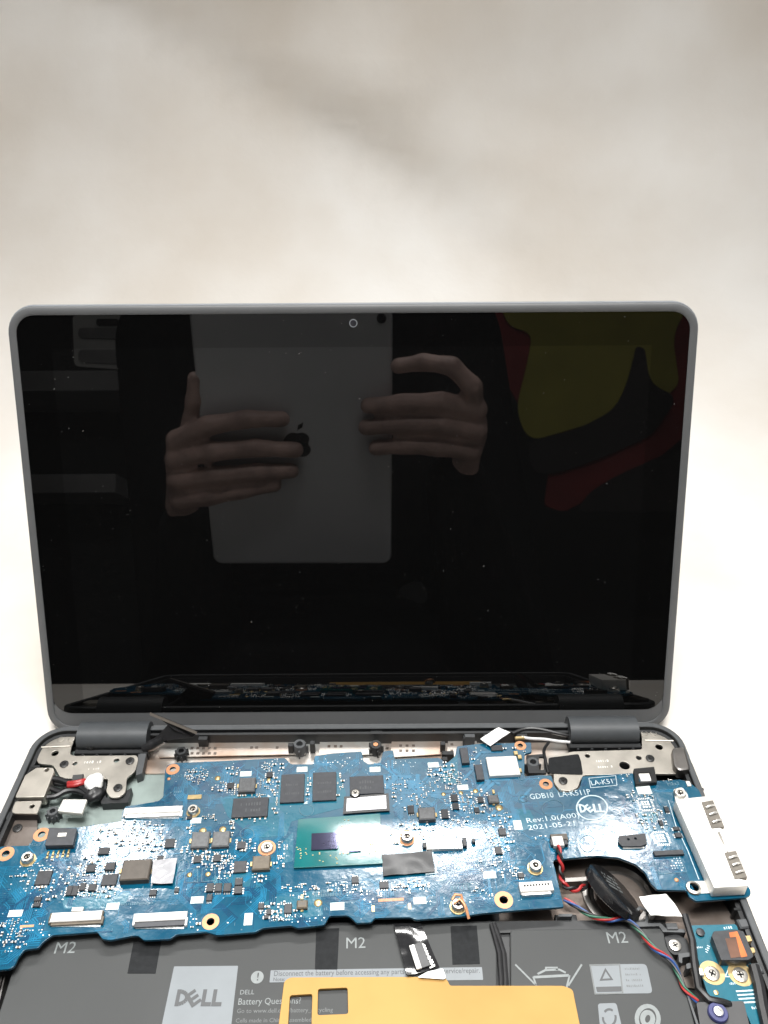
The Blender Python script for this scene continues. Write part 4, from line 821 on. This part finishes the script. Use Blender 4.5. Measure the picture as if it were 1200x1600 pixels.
CL = [(307, 1212, 18, 13, 40, .2, .2), (365, 1204, 14, 6, 14, .3, .3), (350, 1232, 20, 10, 34, .8, .4), (420, 1222, 16, 12, 20, .8, .3), (425, 1200, 18, 8, 26, .3, .5), (391, 1243, 26, 3, 10, .8, .1), (391, 1279, 26, 3, 8, .8, .1), (430, 1262, 5, 14, 9, .8, .1), (432, 1232, 5, 20, 10, .8, .1), (481, 1232, 4, 22, 12, .8, .1), (532, 1228, 4, 22, 10, .8, .1), (606, 1222, 6, 14, 8, .8, .3),
      (215, 1297, 50, 14, 90, .3, .55), (240, 1320, 30, 12, 50, .4, .5), (190, 1310, 25, 12, 36, .3, .7), (165, 1306, 20, 14, 40, .2, .9), (150, 1350, 20, 14, 24, .5, .3), (125, 1370, 30, 18, 36, .6, .4), (55, 1375, 40, 25, 40, .4, .7), (60, 1350, 30, 14, 12, .4, .6), (20, 1470, 20, 18, 30, .3, .5), (25, 1450, 22, 14, 24, .2, .6), (95, 1395, 40, 12, 22, .5, .4), (160, 1390, 30, 14, 22, .6, .4), (300, 1330, 24, 8, 20, .7, .3), (330, 1340, 30, 24, 50, .7, .3), (350, 1350, 20, 24, 40, .7, .3), (297, 1296, 6, 12, 12, .9, .1), (362, 1292, 5, 12, 10, .9, .1), (328, 1278, 10, 6, 10, .8, .1), (385, 1322, 20, 10, 18, .6, .3), (405, 1370, 12, 12, 14, .7, .3), (436, 1347, 7, 14, 8, .6, .2), (440, 1330, 8, 18, 10, .5, .4),
      (500, 1366, 34, 8, 50, .4, .6), (560, 1366, 30, 9, 50, .4, .6), (540, 1385, 30, 12, 30, .4, .5), (470, 1392, 30, 12, 24, .9, .3), (435, 1425, 30, 14, 46, .4, .4), (640, 1385, 34, 10, 40, .3, .4), (580, 1400, 20, 8, 14, .3, .5), (625, 1320, 24, 24, 70, .3, .6), (640, 1240, 30, 26, 70, .4, .6), (700, 1225, 30, 22, 56, .5, .5), (690, 1205, 26, 14, 40, .5, .4), (740, 1255, 44, 18, 60, .4, .5), (780, 1300, 24, 34, 80, .4, .5), (650, 1295, 30, 14, 34, .4, .5), (720, 1285, 30, 10, 26, .4, .5), (770, 1350, 30, 14, 24, .3, .6), (755, 1395, 20, 10, 12, .3, .6), (800, 1365, 20, 8, 16, .3, .5), (850, 1300, 26, 14, 10, .3, .7), (940, 1290, 30, 22, 60, .2, 1.0), (965, 1300, 20, 16, 26, .2, 1.0), (1020, 1280, 26, 16, 46, .4, .5), (1050, 1275, 10, 24, 26, .5, .3), (1000, 1245, 24, 8, 20, .3, .5), (1060, 1345, 14, 16, 24, .3, .9), (1065, 1310, 10, 12, 14, .5, .3), (1000, 1215, 60, 8, 16, .3, .8), (900, 1310, 40, 14, 12, .3, 1.0), (800, 1180, 24, 10, 26, .5, .3), (750, 1185, 18, 16, 16, .3, .8), (640, 1195, 50, 6, 16, .3, 1.0), (540, 1190, 30, 8, 12, .3, 1.0), (480, 1190, 60, 8, 14, .3, 1.0), (500, 1437, 60, 6, 12, .3, 1.0), (300, 1440, 60, 14, 16, .3, .8), (700, 1410, 50, 12, 12, .3, 1.0), (80, 1450, 50, 10, 12, .3, .8)]
for c_ in CL: cluster(*c_)
for k in range(900):
    p = Vector((random.uniform(min(bx), max(bx)), random.uniform(min(by), max(by)), 0))
    if inside(p) and free(p, 0.3):
        if random.random() < .55: vias.lathe((p.x, p.y, BZ), [(0.2, 0), (0.16, 0.06)], 6)
        else: silk.box((p.x, p.y, BZ), (random.uniform(0.5, 1.6), random.choice((0.14, 0.4)), 0.035), BA+random.choice((0, 0, math.pi/2)), 0)
for bb, nm, mt in ((caps, 'capacitors', 'cap'), (res, 'resistors', 'chip_dark'), (tin, 'solder_ends', 'tin'), (vias, 'vias', 'silk'), (silk, 'silkscreen', 'silk_dim')):
    o = bb.build(nm, mt, mb); o['kind'] = 'stuff'

# ------------------------------------------------------------------ loose things in and on the laptop
o = plate('heat_spreader', [(444, 1533), (453, 1527), (694, 1526), (700, 1533), (703, 1540), (880, 1540), (895, 1546), (930, 1720), (420, 1720)], BT+1.4, 1.2, 'brass', None, 1.0, [[(453, 1555), (488, 1553), (486, 1620), (449, 1620)], [(497, 1545), (543, 1543), (544, 1584), (496, 1586)]], 0.12)
tag(o, 'yellow brass coloured metal plate with two square windows lying on the battery', 'metal plate')
# ribbon over the battery
rb = thing('ribbon_cable', 'short black ribbon cable with a pale plug end lying on the battery', 'ribbon cable', P(650, 1490, BT))
wavy('ribbon', [(615, 1444), (657, 1443), (687, 1513), (636, 1526)], BT+1.6, 'black_tape', rb, 0.6, 8, 12, 3.3)
def bar(name, x0, y0, x1, y1, z, wd, h, mt, parent):
    a, c = P(x0, y0, z+h), P(x1, y1, z+h); d = c-a; m_ = (a+c)/2; b = MB(); b.box((m_.x, m_.y, z), (d.length, wd, h), math.atan2(d.y, d.x), 0.1); return b.build(name, mt, parent)
bar('plug', 643, 1476, 655, 1513, BT+2.3, 1.8, 0.8, 'white_plastic', rb); bar('stiffener', 650, 1474, 664, 1511, BT+2.2, 4.0, 0.4, 'grey_tape', rb)
b = MB()
for k in range(16):
    t = k/15; x, y = 659+17*t, 1475+35*t; q = P(x+random.uniform(-1, 2.5), y, BT+2.5); b.box((q.x, q.y, BT+2.2), (random.uniform(.8, 2.0), 0.5, 0.15), random.uniform(-.6, .6), 0)
l = b.build('ribbon_print', 'tag', rb); l['kind'] = 'stuff'
plate('backing_paper', [(652, 1527), (668, 1518), (692, 1513), (697, 1527), (694, 1530)], BT+2.2, 0.2, 'tag', rb, 0.6)
# cable in the battery groove
gc = thing('groove_cable', 'pair of black cables running in the groove between the battery cells', 'cable', P(783, 1500, BT))
for k in (-1, 1):
    b = MB(); b.tube([P(770+k*2, 1444, BT+1), P(776+k*3, 1462, BT+1), P(784+k*3.5, 1490, BT+0.6), P(787+k*3.5, 1530, BT+0.4), P(788+k*3.5, 1620, BT+.4)], 0.9, 8); b.build('cable', 'black_wire', gc, True)
# coin cell
cc = thing('coin_cell', 'black wrapped coin cell with red and black twisted lead, leaning in the tray', 'battery', P(957, 1400, FL))
cen = P(957, 1394, -1.2); ax = Vector((0.62, 0.30, 0.72)).normalized()
b = MB(); b.lathe(cen-ax*1.8, [(11.2, 0), (11.9, 0.5), (12.1, 1.8), (11.9, 3.2), (11.0, 3.7)], 44, 0, ax); cell = b.build('cell', 'black_tape', cc, True)
uu = (Vector((0, 1, 0))-ax*ax.y).normalized(); vv = uu.cross(ax)
b = MB()
for i in range(4):
    for j in range(11):
        if random.random() < .82:
            q = cen+ax*1.95+uu*(4.5-2.1*i+1)+vv*(-4.0+0.72*j); b.add([q, q+vv*0.5, q+vv*0.5+uu*1.25, q+uu*1.25, q+ax*0.03, q+vv*0.5+ax*0.03, q+vv*0.5+uu*1.25+ax*.03, q+uu*1.25+ax*.03], [(4, 5, 6, 7), (0, 1, 5, 4), (1, 2, 6, 5), (2, 3, 7, 6), (3, 0, 4, 7)])
l = b.build('printed_code', 'print_dim', cell); l['kind'] = 'stuff'
def smooth_path(pts, n=8):
    out = []; pts = [Vector(p) for p in pts]; q = [pts[0]*2-pts[1]]+pts+[pts[-1]*2-pts[-2]]
    for i in range(1, len(q)-2):
        for k in range(n):
            t = k/n; out.append(0.5*((2*q[i])+(q[i+1]-q[i-1])*t+(2*q[i-1]-5*q[i]+4*q[i+1]-q[i+2])*t*t+(3*q[i]-q[i-1]-3*q[i+1]+q[i+2])*t**3))
    return out+[pts[-1]]
def twist(pts, mats, r, R, pitch, parent, name='wire'):
    path = smooth_path(pts, 14); L = 0; last = path[0]
    lanes = [[] for _ in mats]
    for i, p in enumerate(path):
        L += (p-last).length; last = p; t = (path[min(i+1, len(path)-1)]-path[max(i-1, 0)]).normalized(); u = t.cross(Vector((0, 0, 1))).normalized(); v = u.cross(t)
        for k in range(len(mats)):
            a = 2*math.pi*(L/pitch+k/len(mats)); lanes[k].append(p+(u*math.cos(a)+v*math.sin(a))*R)
    for k, mt in enumerate(mats): b = MB(); b.tube(lanes[k], r, 7); b.build(name, mt, parent, True)
twist([P(872, 1319, 2.2), P(874, 1335, 3.0), P(877, 1352, 1.5), P(877, 1368, -1), P(884, 1385, -2), P(900, 1390, -2), P(912, 1386, -2), P(922, 1380, -2)], ['red_wire', 'black_wire'], 0.62, 0.62, 7, cc)
pl = P(872, 1313, BZ+2.4); b = MB(); b.box((pl.x, pl.y, BZ+0.3), (4.2, 4.2, 2.1), BA, 0.4); b.build('plug', 'white_plastic', cc)
# coloured wire bundle
wb = thing('wire_bundle', 'bundle of twisted red, blue, green and black wires running past the coin cell', 'cable', P(1000, 1450, FL))
twist([P(882, 1405, -2.5), P(898, 1415, -2), P(922, 1430, -1.5), P(950, 1437, -1.2), P(978, 1437, -0.8), P(1000, 1455, -0.6), P(1020, 1480, -0.6), P(1047, 1500, -0.8), P(1060, 1522, -1.4), P(1070, 1545, -2), P(1090, 1565, -3)], ['blue_wire', 'red_wire', 'green_wire', 'black_wire'], 0.44, 0.5, 19, wb)
# antenna lead and tags
an = thing('antenna_lead', 'thin white antenna lead running to the hinge beside the paper tag', 'cable', P(850, 1158, -5))
b = MB(); b.tube(smooth_path([P(815, 1152, 1.2), P(830, 1154, 0.5), P(850, 1155, -0.8), P(872, 1158, -2), P(893, 1160, -3)]), 0.65, 8); b.build('lead', 'white_wire', an, True)
b = MB(); b.tube(smooth_path([P(857, 1160, -2), P(850, 1172, -1), P(852, 1186, 0), P(857, 1208, 0.4)]), 0.7, 8); b.build('lead', 'black_wire', an, True)
b = MB(); b.tube(smooth_path([P(800, 1146, -1), P(820, 1139, -1), P(840, 1139, -1), P(872, 1146, -2), P(890, 1150, -3)]), 0.9, 8); b.build('lead', 'black_wire', an, True)
b = MB(); q = P(812, 1153, 1.2); b.box((q.x, q.y, 0.6), (4.4, 1.6, 1.1), 0.1, 0.3); b.build('ferrule', 'gold', an)
o = wavy('paper_tag', [(750, 1156), (779, 1137), (797, 1146), (766, 1166)], BZ+1.4, 'tag', None, 0.8, 6, 6, 1.0); tag(o, 'white diamond shaped paper tag sticking up by the radio module', 'tag')
o = wavy('paper_tag', [(998, 1403), (1040, 1398), (1066, 1433), (1016, 1434)], 0.2, 'tag', None, 1.2, 8, 6, 4.0); tag(o, 'white rectangular paper tag beside the black coin cell', 'tag')
# display cable standing up at the hinge
dc = thing('display_cable', 'loose black display cable with a brown edged plug rising before the screen', 'cable', P(250, 1165, -4))
def pz(px, py, z): return P(px, py, z)
pa = [P(226, 1168, -3), P(240, 1163, -1), P(256, 1153, 2)]
b = MB(); b.tube(smooth_path(pa), [2.6]*9+[2.4]*(len(smooth_path(pa))-9), 10); b.build('sleeve', 'black_wire', dc, True)
b = MB()
A, B_, D_, E_ = P(236, 1113, 12), P(309, 1143, 5), P(302, 1152, 2.5), P(250, 1158, 2)
th = Vector((0, -0.25, 0.35))
for q0 in ((A, B_, D_, P(272, 1140, 7)), (P(264, 1131, 8.5), D_, E_, P(244, 1153, 3))):
    b.add([v for v in q0]+[v+th for v in q0], [(0, 1, 2, 3), (4, 5, 6, 7), (0, 1, 5, 4), (1, 2, 6, 5), (2, 3, 7, 6), (3, 0, 4, 7)])
b.build('ribbon', 'black_wire', dc)
b = MB(); d = (B_-A); n = Vector((0, -0.7, 0.7)); s = Vector((0, -1.0, -1.0))
v0 = [A+n, B_+n, B_+n+s*0.9, A+n+s*0.9]; b.add(v0+[v+n*0.8 for v in v0], [(3, 2, 1, 0), (4, 5, 6, 7), (0, 1, 5, 4), (1, 2, 6, 5), (2, 3, 7, 6), (3, 0, 4, 7)]); b.build('plug', 'brown_ferrite', dc)
# power lead on the left
pw = thing('power_lead', 'short black power lead with red wires and white foam beside the left hinge', 'cable', P(120, 1235, FL))
for k, pts in enumerate(([(83, 1222), (100, 1226), (115, 1224), (135, 1228), (148, 1238)], [(80, 1232), (98, 1238), (118, 1230), (136, 1232), (150, 1242)], [(74, 1246), (88, 1244), (104, 1236), (122, 1236), (146, 1246)], [(78, 1216), (92, 1218), (105, 1222), (122, 1228), (140, 1240)])):
    b = MB(); b.tube(smooth_path([P(x, y, -4.5+0.7*k) for x, y in pts]), 1.25, 8); b.build('wire', 'black_wire', pw, True)
for k in (0, 1):
    b = MB(); b.tube(smooth_path([P(106, 1224+4*k, -1.6), P(116, 1223+4*k, -1.0), P(126, 1221+3.5*k, -1.0), P(133, 1219+3*k, -1.6)]), 0.95, 8); b.build('wire', 'red_wire', pw, True)
pbox('grommet', 121, 1214, -5.5, 4.5, 3.2, 4.2, 'grey_sheet', pw, 0.1, 0.3)
def blob(name, c, s, mt, parent, seed):
    from mathutils import noise
    b = MB(); n, mm_ = 20, 12
    for i in range(mm_+1):
        for j in range(n):
            a, e = 2*math.pi*j/n, math.pi*i/mm_-math.pi/2; d = Vector((math.cos(a)*math.cos(e), math.sin(a)*math.cos(e), math.sin(e))); k = 1+0.32*noise.noise(d*1.7+Vector((seed, 0, 0)))
            b.v.append((c[0]+d.x*s[0]*k, c[1]+d.y*s[1]*k, c[2]+d.z*s[2]*k))
    for i in range(mm_):
        for j in range(n): b.f.append((i*n+j, i*n+(j+1) % n, (i+1)*n+(j+1) % n, (i+1)*n+j)); b.m.append(0)
    o = b.build(name, mt, parent); [setattr(p, 'use_smooth', True) for p in o.data.polygons]; return o
blob('cloth_wrap', P(146, 1224, -1.8), (3.9, 4.6, 2.4), 'tag', pw, 1.0); blob('black_wrap', P(147, 1240, -3.2), (4.2, 4.2, 2.4), 'black_wire', pw, 4.0)
plate('foam_pad', [(90, 1267), (99, 1249), (136, 1249), (128, 1271)], -1.2, 1.8, 'foam', pw, 0.3, (), 0.15)

# ------------------------------------------------------------------ what the screen mirrors: tablet, person, room
def tb_pt(x, y, h): return CAM + RT*x + DN*y + FW*(h-14)     # tablet frame: x right, y down, h towards the laptop
tl = thing('tablet', 'silver grey tablet held up in two hands facing the laptop screen', 'tablet', tb_pt(-80, 116, -3))
b = MB(); sweep(b, -165, 9.5, -9.5, 241, 9, [(0.6, -6), (0, -4), (0.3, -1.4), (1.2, -0.3), (2.5, 0)], lambda x, y, h: tb_pt(x, y, h), None, True, True); b.build('back_cover', 'aluminium', tl, True)
b = MB(); b.lathe(tb_pt(0, 0, 0), [(4.2, 0), (4.2, 0.8), (3.4, 1.0), (2.2, 0.8)], 24, 0, FW); b.build('camera_lens', 'emblem', tl, True)
def fan(name, pts, h, mt, parent):
    b = MB(); q = [tb_pt(x, y, h) for x, y in pts]; tri = tessellate_polygon([[Vector((x, y, 0)) for x, y in pts]]); n = len(q)
    b.add(q+[v-FW*0.15 for v in q], [tuple(t) for t in tri]+[(i, (i+1) % n, n+(i+1) % n, n+i) for i in range(n)]); return b.build(name, mt, parent)
ex, ey = -77, 116
ap = []
for k in range(40):
    a = 2*math.pi*k/40; r = 13.5*(1-0.16*math.exp(-((math.atan2(math.sin(a-math.pi/2), math.cos(a-math.pi/2)))/0.35)**2)-0.16*math.exp(-((math.atan2(math.sin(a+math.pi/2), math.cos(a+math.pi/2)))/0.4)**2))
    r *= 1-0.28*math.exp(-(math.atan2(math.sin(a-0.1), math.cos(a-0.1))/0.36)**2)
    ap.append((ex+r*math.cos(a), ey-r*math.sin(a)))
fan('emblem', ap, 0.2, 'emblem', tl); fan('emblem', [(ex, ey-14), (ex+1, ey-19), (ex+6, ey-22), (ex+5, ey-17)], 0.2, 'emblem', tl)

ps = thing('person', 'person in black clothes standing behind the tablet, holding it with both hands', 'person', (-40, -620, -800))
def caps_mesh(segs, vox, sm, name, mt, parent):
    b = MB()
    for a, ra, c, rc in segs:
        a, c = Vector(a), Vector(c); ax = (c-a); L = max(ax.length, 0.01); ax = ax/L; prof = []
        for k in range(7): t = -math.pi/2+k*math.pi/12; prof.append((max(0.02, ra*math.cos(t)), ra*math.sin(t)))
        for k in range(7): t = k*math.pi/12; prof.append((max(0.02, rc*math.cos(t)), L+rc*math.sin(t)))
        b.lathe(a, prof, 18, 0, ax)
    o = b.build(name, mt, parent)
    md = o.modifiers.new('r', 'REMESH'); md.mode = 'VOXEL'; md.voxel_size = vox*0.001
    s = o.modifiers.new('s', 'SMOOTH'); s.factor = 0.5; s.iterations = sm
    bpy.context.view_layer.update()
    me = bpy.data.meshes.new_from_object(o.evaluated_get(bpy.context.evaluated_depsgraph_get())); o.modifiers.clear(); o.data = me
    for p in me.polygons: p.use_smooth = True
    return o
S = []
def chain(pts, rs):
    for k in range(len(pts)-1):
        m_ = (Vector(pts[k])+Vector(pts[k+1]))/2; rm = (rs[k]+rs[k+1])/2*0.88
        S.append((pts[k], rs[k], m_, rm)); S.append((m_, rm, pts[k+1], rs[k+1]))
h1, h2 = 10, 9
# hand at the tablet's left edge: four fingers across the back, thumb up along the edge
for f in ([(276, 688, 6), (325, 665, 13), (385, 655, 11), (440, 655, 8)], [(274, 718, 8), (330, 706, 15), (400, 700, 12), (462, 703, 8)], [(276, 750, 8), (335, 744, 15), (400, 738, 12), (455, 736, 8)], [(280, 782, 6), (325, 776, 13), (378, 766, 11), (428, 757, 8)]):
    chain([MT(*q) for q in f], [10.2, 9.8, 9.0, 7.6])
chain([MT(290, 700, -10), MT(300, 655, -8), MT(303, 625, -4), MT(304, 592, -4)], [11, 9.5, 8.6, 7.0])
for q in ((276, 688, 4), (274, 718, 4), (276, 750, 4), (280, 782, 4)): chain([MT(*q), MT(285+(q[1]-730)*0.1, 790, -18), MT(300, 838, -26)], [10, 14, 19])
# hand at the right edge
for f in ([(742, 640, 6), (738, 604, 14), (706, 572, 14), (662, 566, 10), (622, 572, 8)],):
    chain([MT(*q) for q in f], [10.5, 9.6, 9.0, 8.4, 7.2])
for f in ([(745, 640, 8), (690, 628, 15), (630, 630, 12), (576, 634, 8)], [(745, 672, 8), (690, 664, 15), (630, 664, 12), (572, 668, 8)], [(736, 704, 6), (685, 698, 13), (630, 696, 11), (588, 700, 8)]):
    chain([MT(*q) for q in f], [10.2, 9.8, 9.0, 7.6])
for q in ((742, 640, 2), (745, 660, 2), (745, 680, 2), (736, 706, 2)): chain([MT(*q), MT(725, 735, -12), MT(716, 765, -22)], [10, 14, 18])
chain([MT(730, 700, -14), MT(690, 690, -18), MT(650, 680, -16)], [11, 9.5, 8])
# arms, trunk, head, legs behind the tablet
ctr = CAM + Vector((-90, -330, 0)); shz = CAM.z-40
def v(x, y, z): return Vector((ctr.x+x, ctr.y+y, z))
wl, wr = MT(300, 838, -26), MT(716, 765, -22)
el, er = Vector((wl.x-30, wl.y-190, wl.z-190)), Vector((wr.x+60, wr.y-170, wr.z-190))
chain([wl, el], [19, 40]); chain([wr, er], [18, 40]); chain([el, v(-160, 0, shz+130)], [42, 58]); chain([er, v(160, 0, shz+130)], [42, 58])
body = list(S)
B0 = [(v(-110, 0, shz+110), 85, v(110, 0, shz+110), 85), (v(-80, 10, shz-60), 105, v(80, 10, shz-60), 105), (v(-70, 0, shz-300), 110, v(70, 0, shz-300), 110), (v(0, 0, shz+180), 58, v(0, 10, shz+290), 55), (v(0, 30, shz+340), 80, v(0, 10, shz+420), 95),
      (v(-150, 0, shz+130), 60, v(150, 0, shz+130), 60), (v(-90, 0, shz-300), 95, v(-110, 20, shz-680), 65), (v(90, 0, shz-300), 95, v(110, 20, shz-680), 65), (v(-110, 20, shz-680), 62, v(-110, -10, -770), 45), (v(110, 20, shz-680), 62, v(110, -10, -770), 45)]
caps_mesh(body+B0, 2.4, 3, 'body', 'skin', ps)
# clothing: a slightly larger shell of trunk and sleeves
s1, s2 = wl-(el-wl)*0.03, wr-(er-wr)*0.03
G = [(s1, 34, el, 62), (s2, 32, er, 62), (el, 62, v(-160, 0, shz+130), 80), (er, 62, v(160, 0, shz+130), 80)]+[(a, r+14, c, q) for a, r, c, q in [(a, r, c, q+14) for a, r, c, q in B0[:3]+B0[5:]]]
caps_mesh(G, 7, 8, 'clothing', 'cloth', ps)
b = MB(); b.box((0, -1000, -830), (4200, 1560, 26)); o = b.build('floor', 'room'); o['kind'] = 'structure'
# room behind: wall, shelves, sheet, banner
b = MB(); b.box((0, -1750, -800), (4200, 60, 2400)); o = b.build('wall', 'room'); o['kind'] = 'structure'
sf = thing('shelf_unit', 'dark shelving with grey boards against the far dark wall', 'shelf', (-600, -1500, -800))
for y0, y1, x1 in ((585, 622, 228), (742, 776, 195)):
    a, c = MY(30, y0, -1500), MY(x1, y1, -1500); b = MB(); b.box(((a.x+c.x)/2-60, -1530, min(a.z, c.z)), (abs(c.x-a.x)+120, 200, abs(a.z-c.z)*0.8), 0, 3); b.build('board', 'shelf', sf)
a, c = MY(25, 480, -1600), MY(240, 1000, -1600); b = MB(); b.box(((a.x+c.x)/2, -1660, -800), (abs(c.x-a.x)+40, 60, max(a.z, c.z)+800)); b.build('back_panel', 'shelf_dark', sf)
def sheet(name, px, y, mt, parent=None, th=4, rr=12):
    q = [MY(x, yy, y) for x, yy in px]; q = rounded(q, rr, 6); b = MB(); n = len(q); tri = tessellate_polygon([[Vector((p.x, p.z, 0)) for p in q]])
    b.add(q+[p-Vector((0, th, 0)) for p in q], [tuple(t) for t in tri]+[tuple(n+i for i in reversed(t)) for t in tri]+[(i, (i+1) % n, n+(i+1) % n, n+i) for i in range(n)]); return b.build(name, mt, parent)
no = thing('wall_chart', 'grey paper chart with a faint grid hanging on the shelving', 'chart', MY(172, 575, -1490)); sheet('paper', [(113, 492), (235, 492), (232, 580), (116, 572)], -1490, 'chart_paper', no)
for k in range(2): sheet('grid', [(122, 512+k*34), (220, 512+k*34), (219, 530+k*40), (122, 528+k*38)], -1486, 'shelf', no)
sheet('clip', [(150, 498), (185, 498), (185, 508), (150, 508)], -1484, 'ban_dark', no)
bn = thing('banner', 'red cloth banner with a large yellow patch and dark bands', 'banner', MY(920, 800, -1300))
sheet('cloth', [(720, 470), (1120, 470), (1120, 640), (1000, 740), (880, 800), (850, 790), (860, 720)], -1300, 'ban_red', bn)
sheet('yellow_patch', [(775, 460), (1090, 460), (1050, 520), (1062, 600), (1040, 620), (1000, 610), (960, 650), (890, 672), (826, 690), (806, 640), (826, 560), (832, 520), (795, 510)], -1294, 'ban_yellow', bn, 4, 40)
sheet('dark_band', [(822, 690), (900, 672), (960, 640), (980, 600), (995, 540), (1008, 545), (1016, 600), (1060, 620), (1020, 680), (930, 720), (870, 740), (832, 740)], -1289, 'ban_dark', bn, 4, 30)
sheet('dark_band', [(920, 770), (960, 745), (1060, 700), (1120, 690), (1120, 800), (900, 800)], -1289, 'ban_dark', bn, 4, 30)
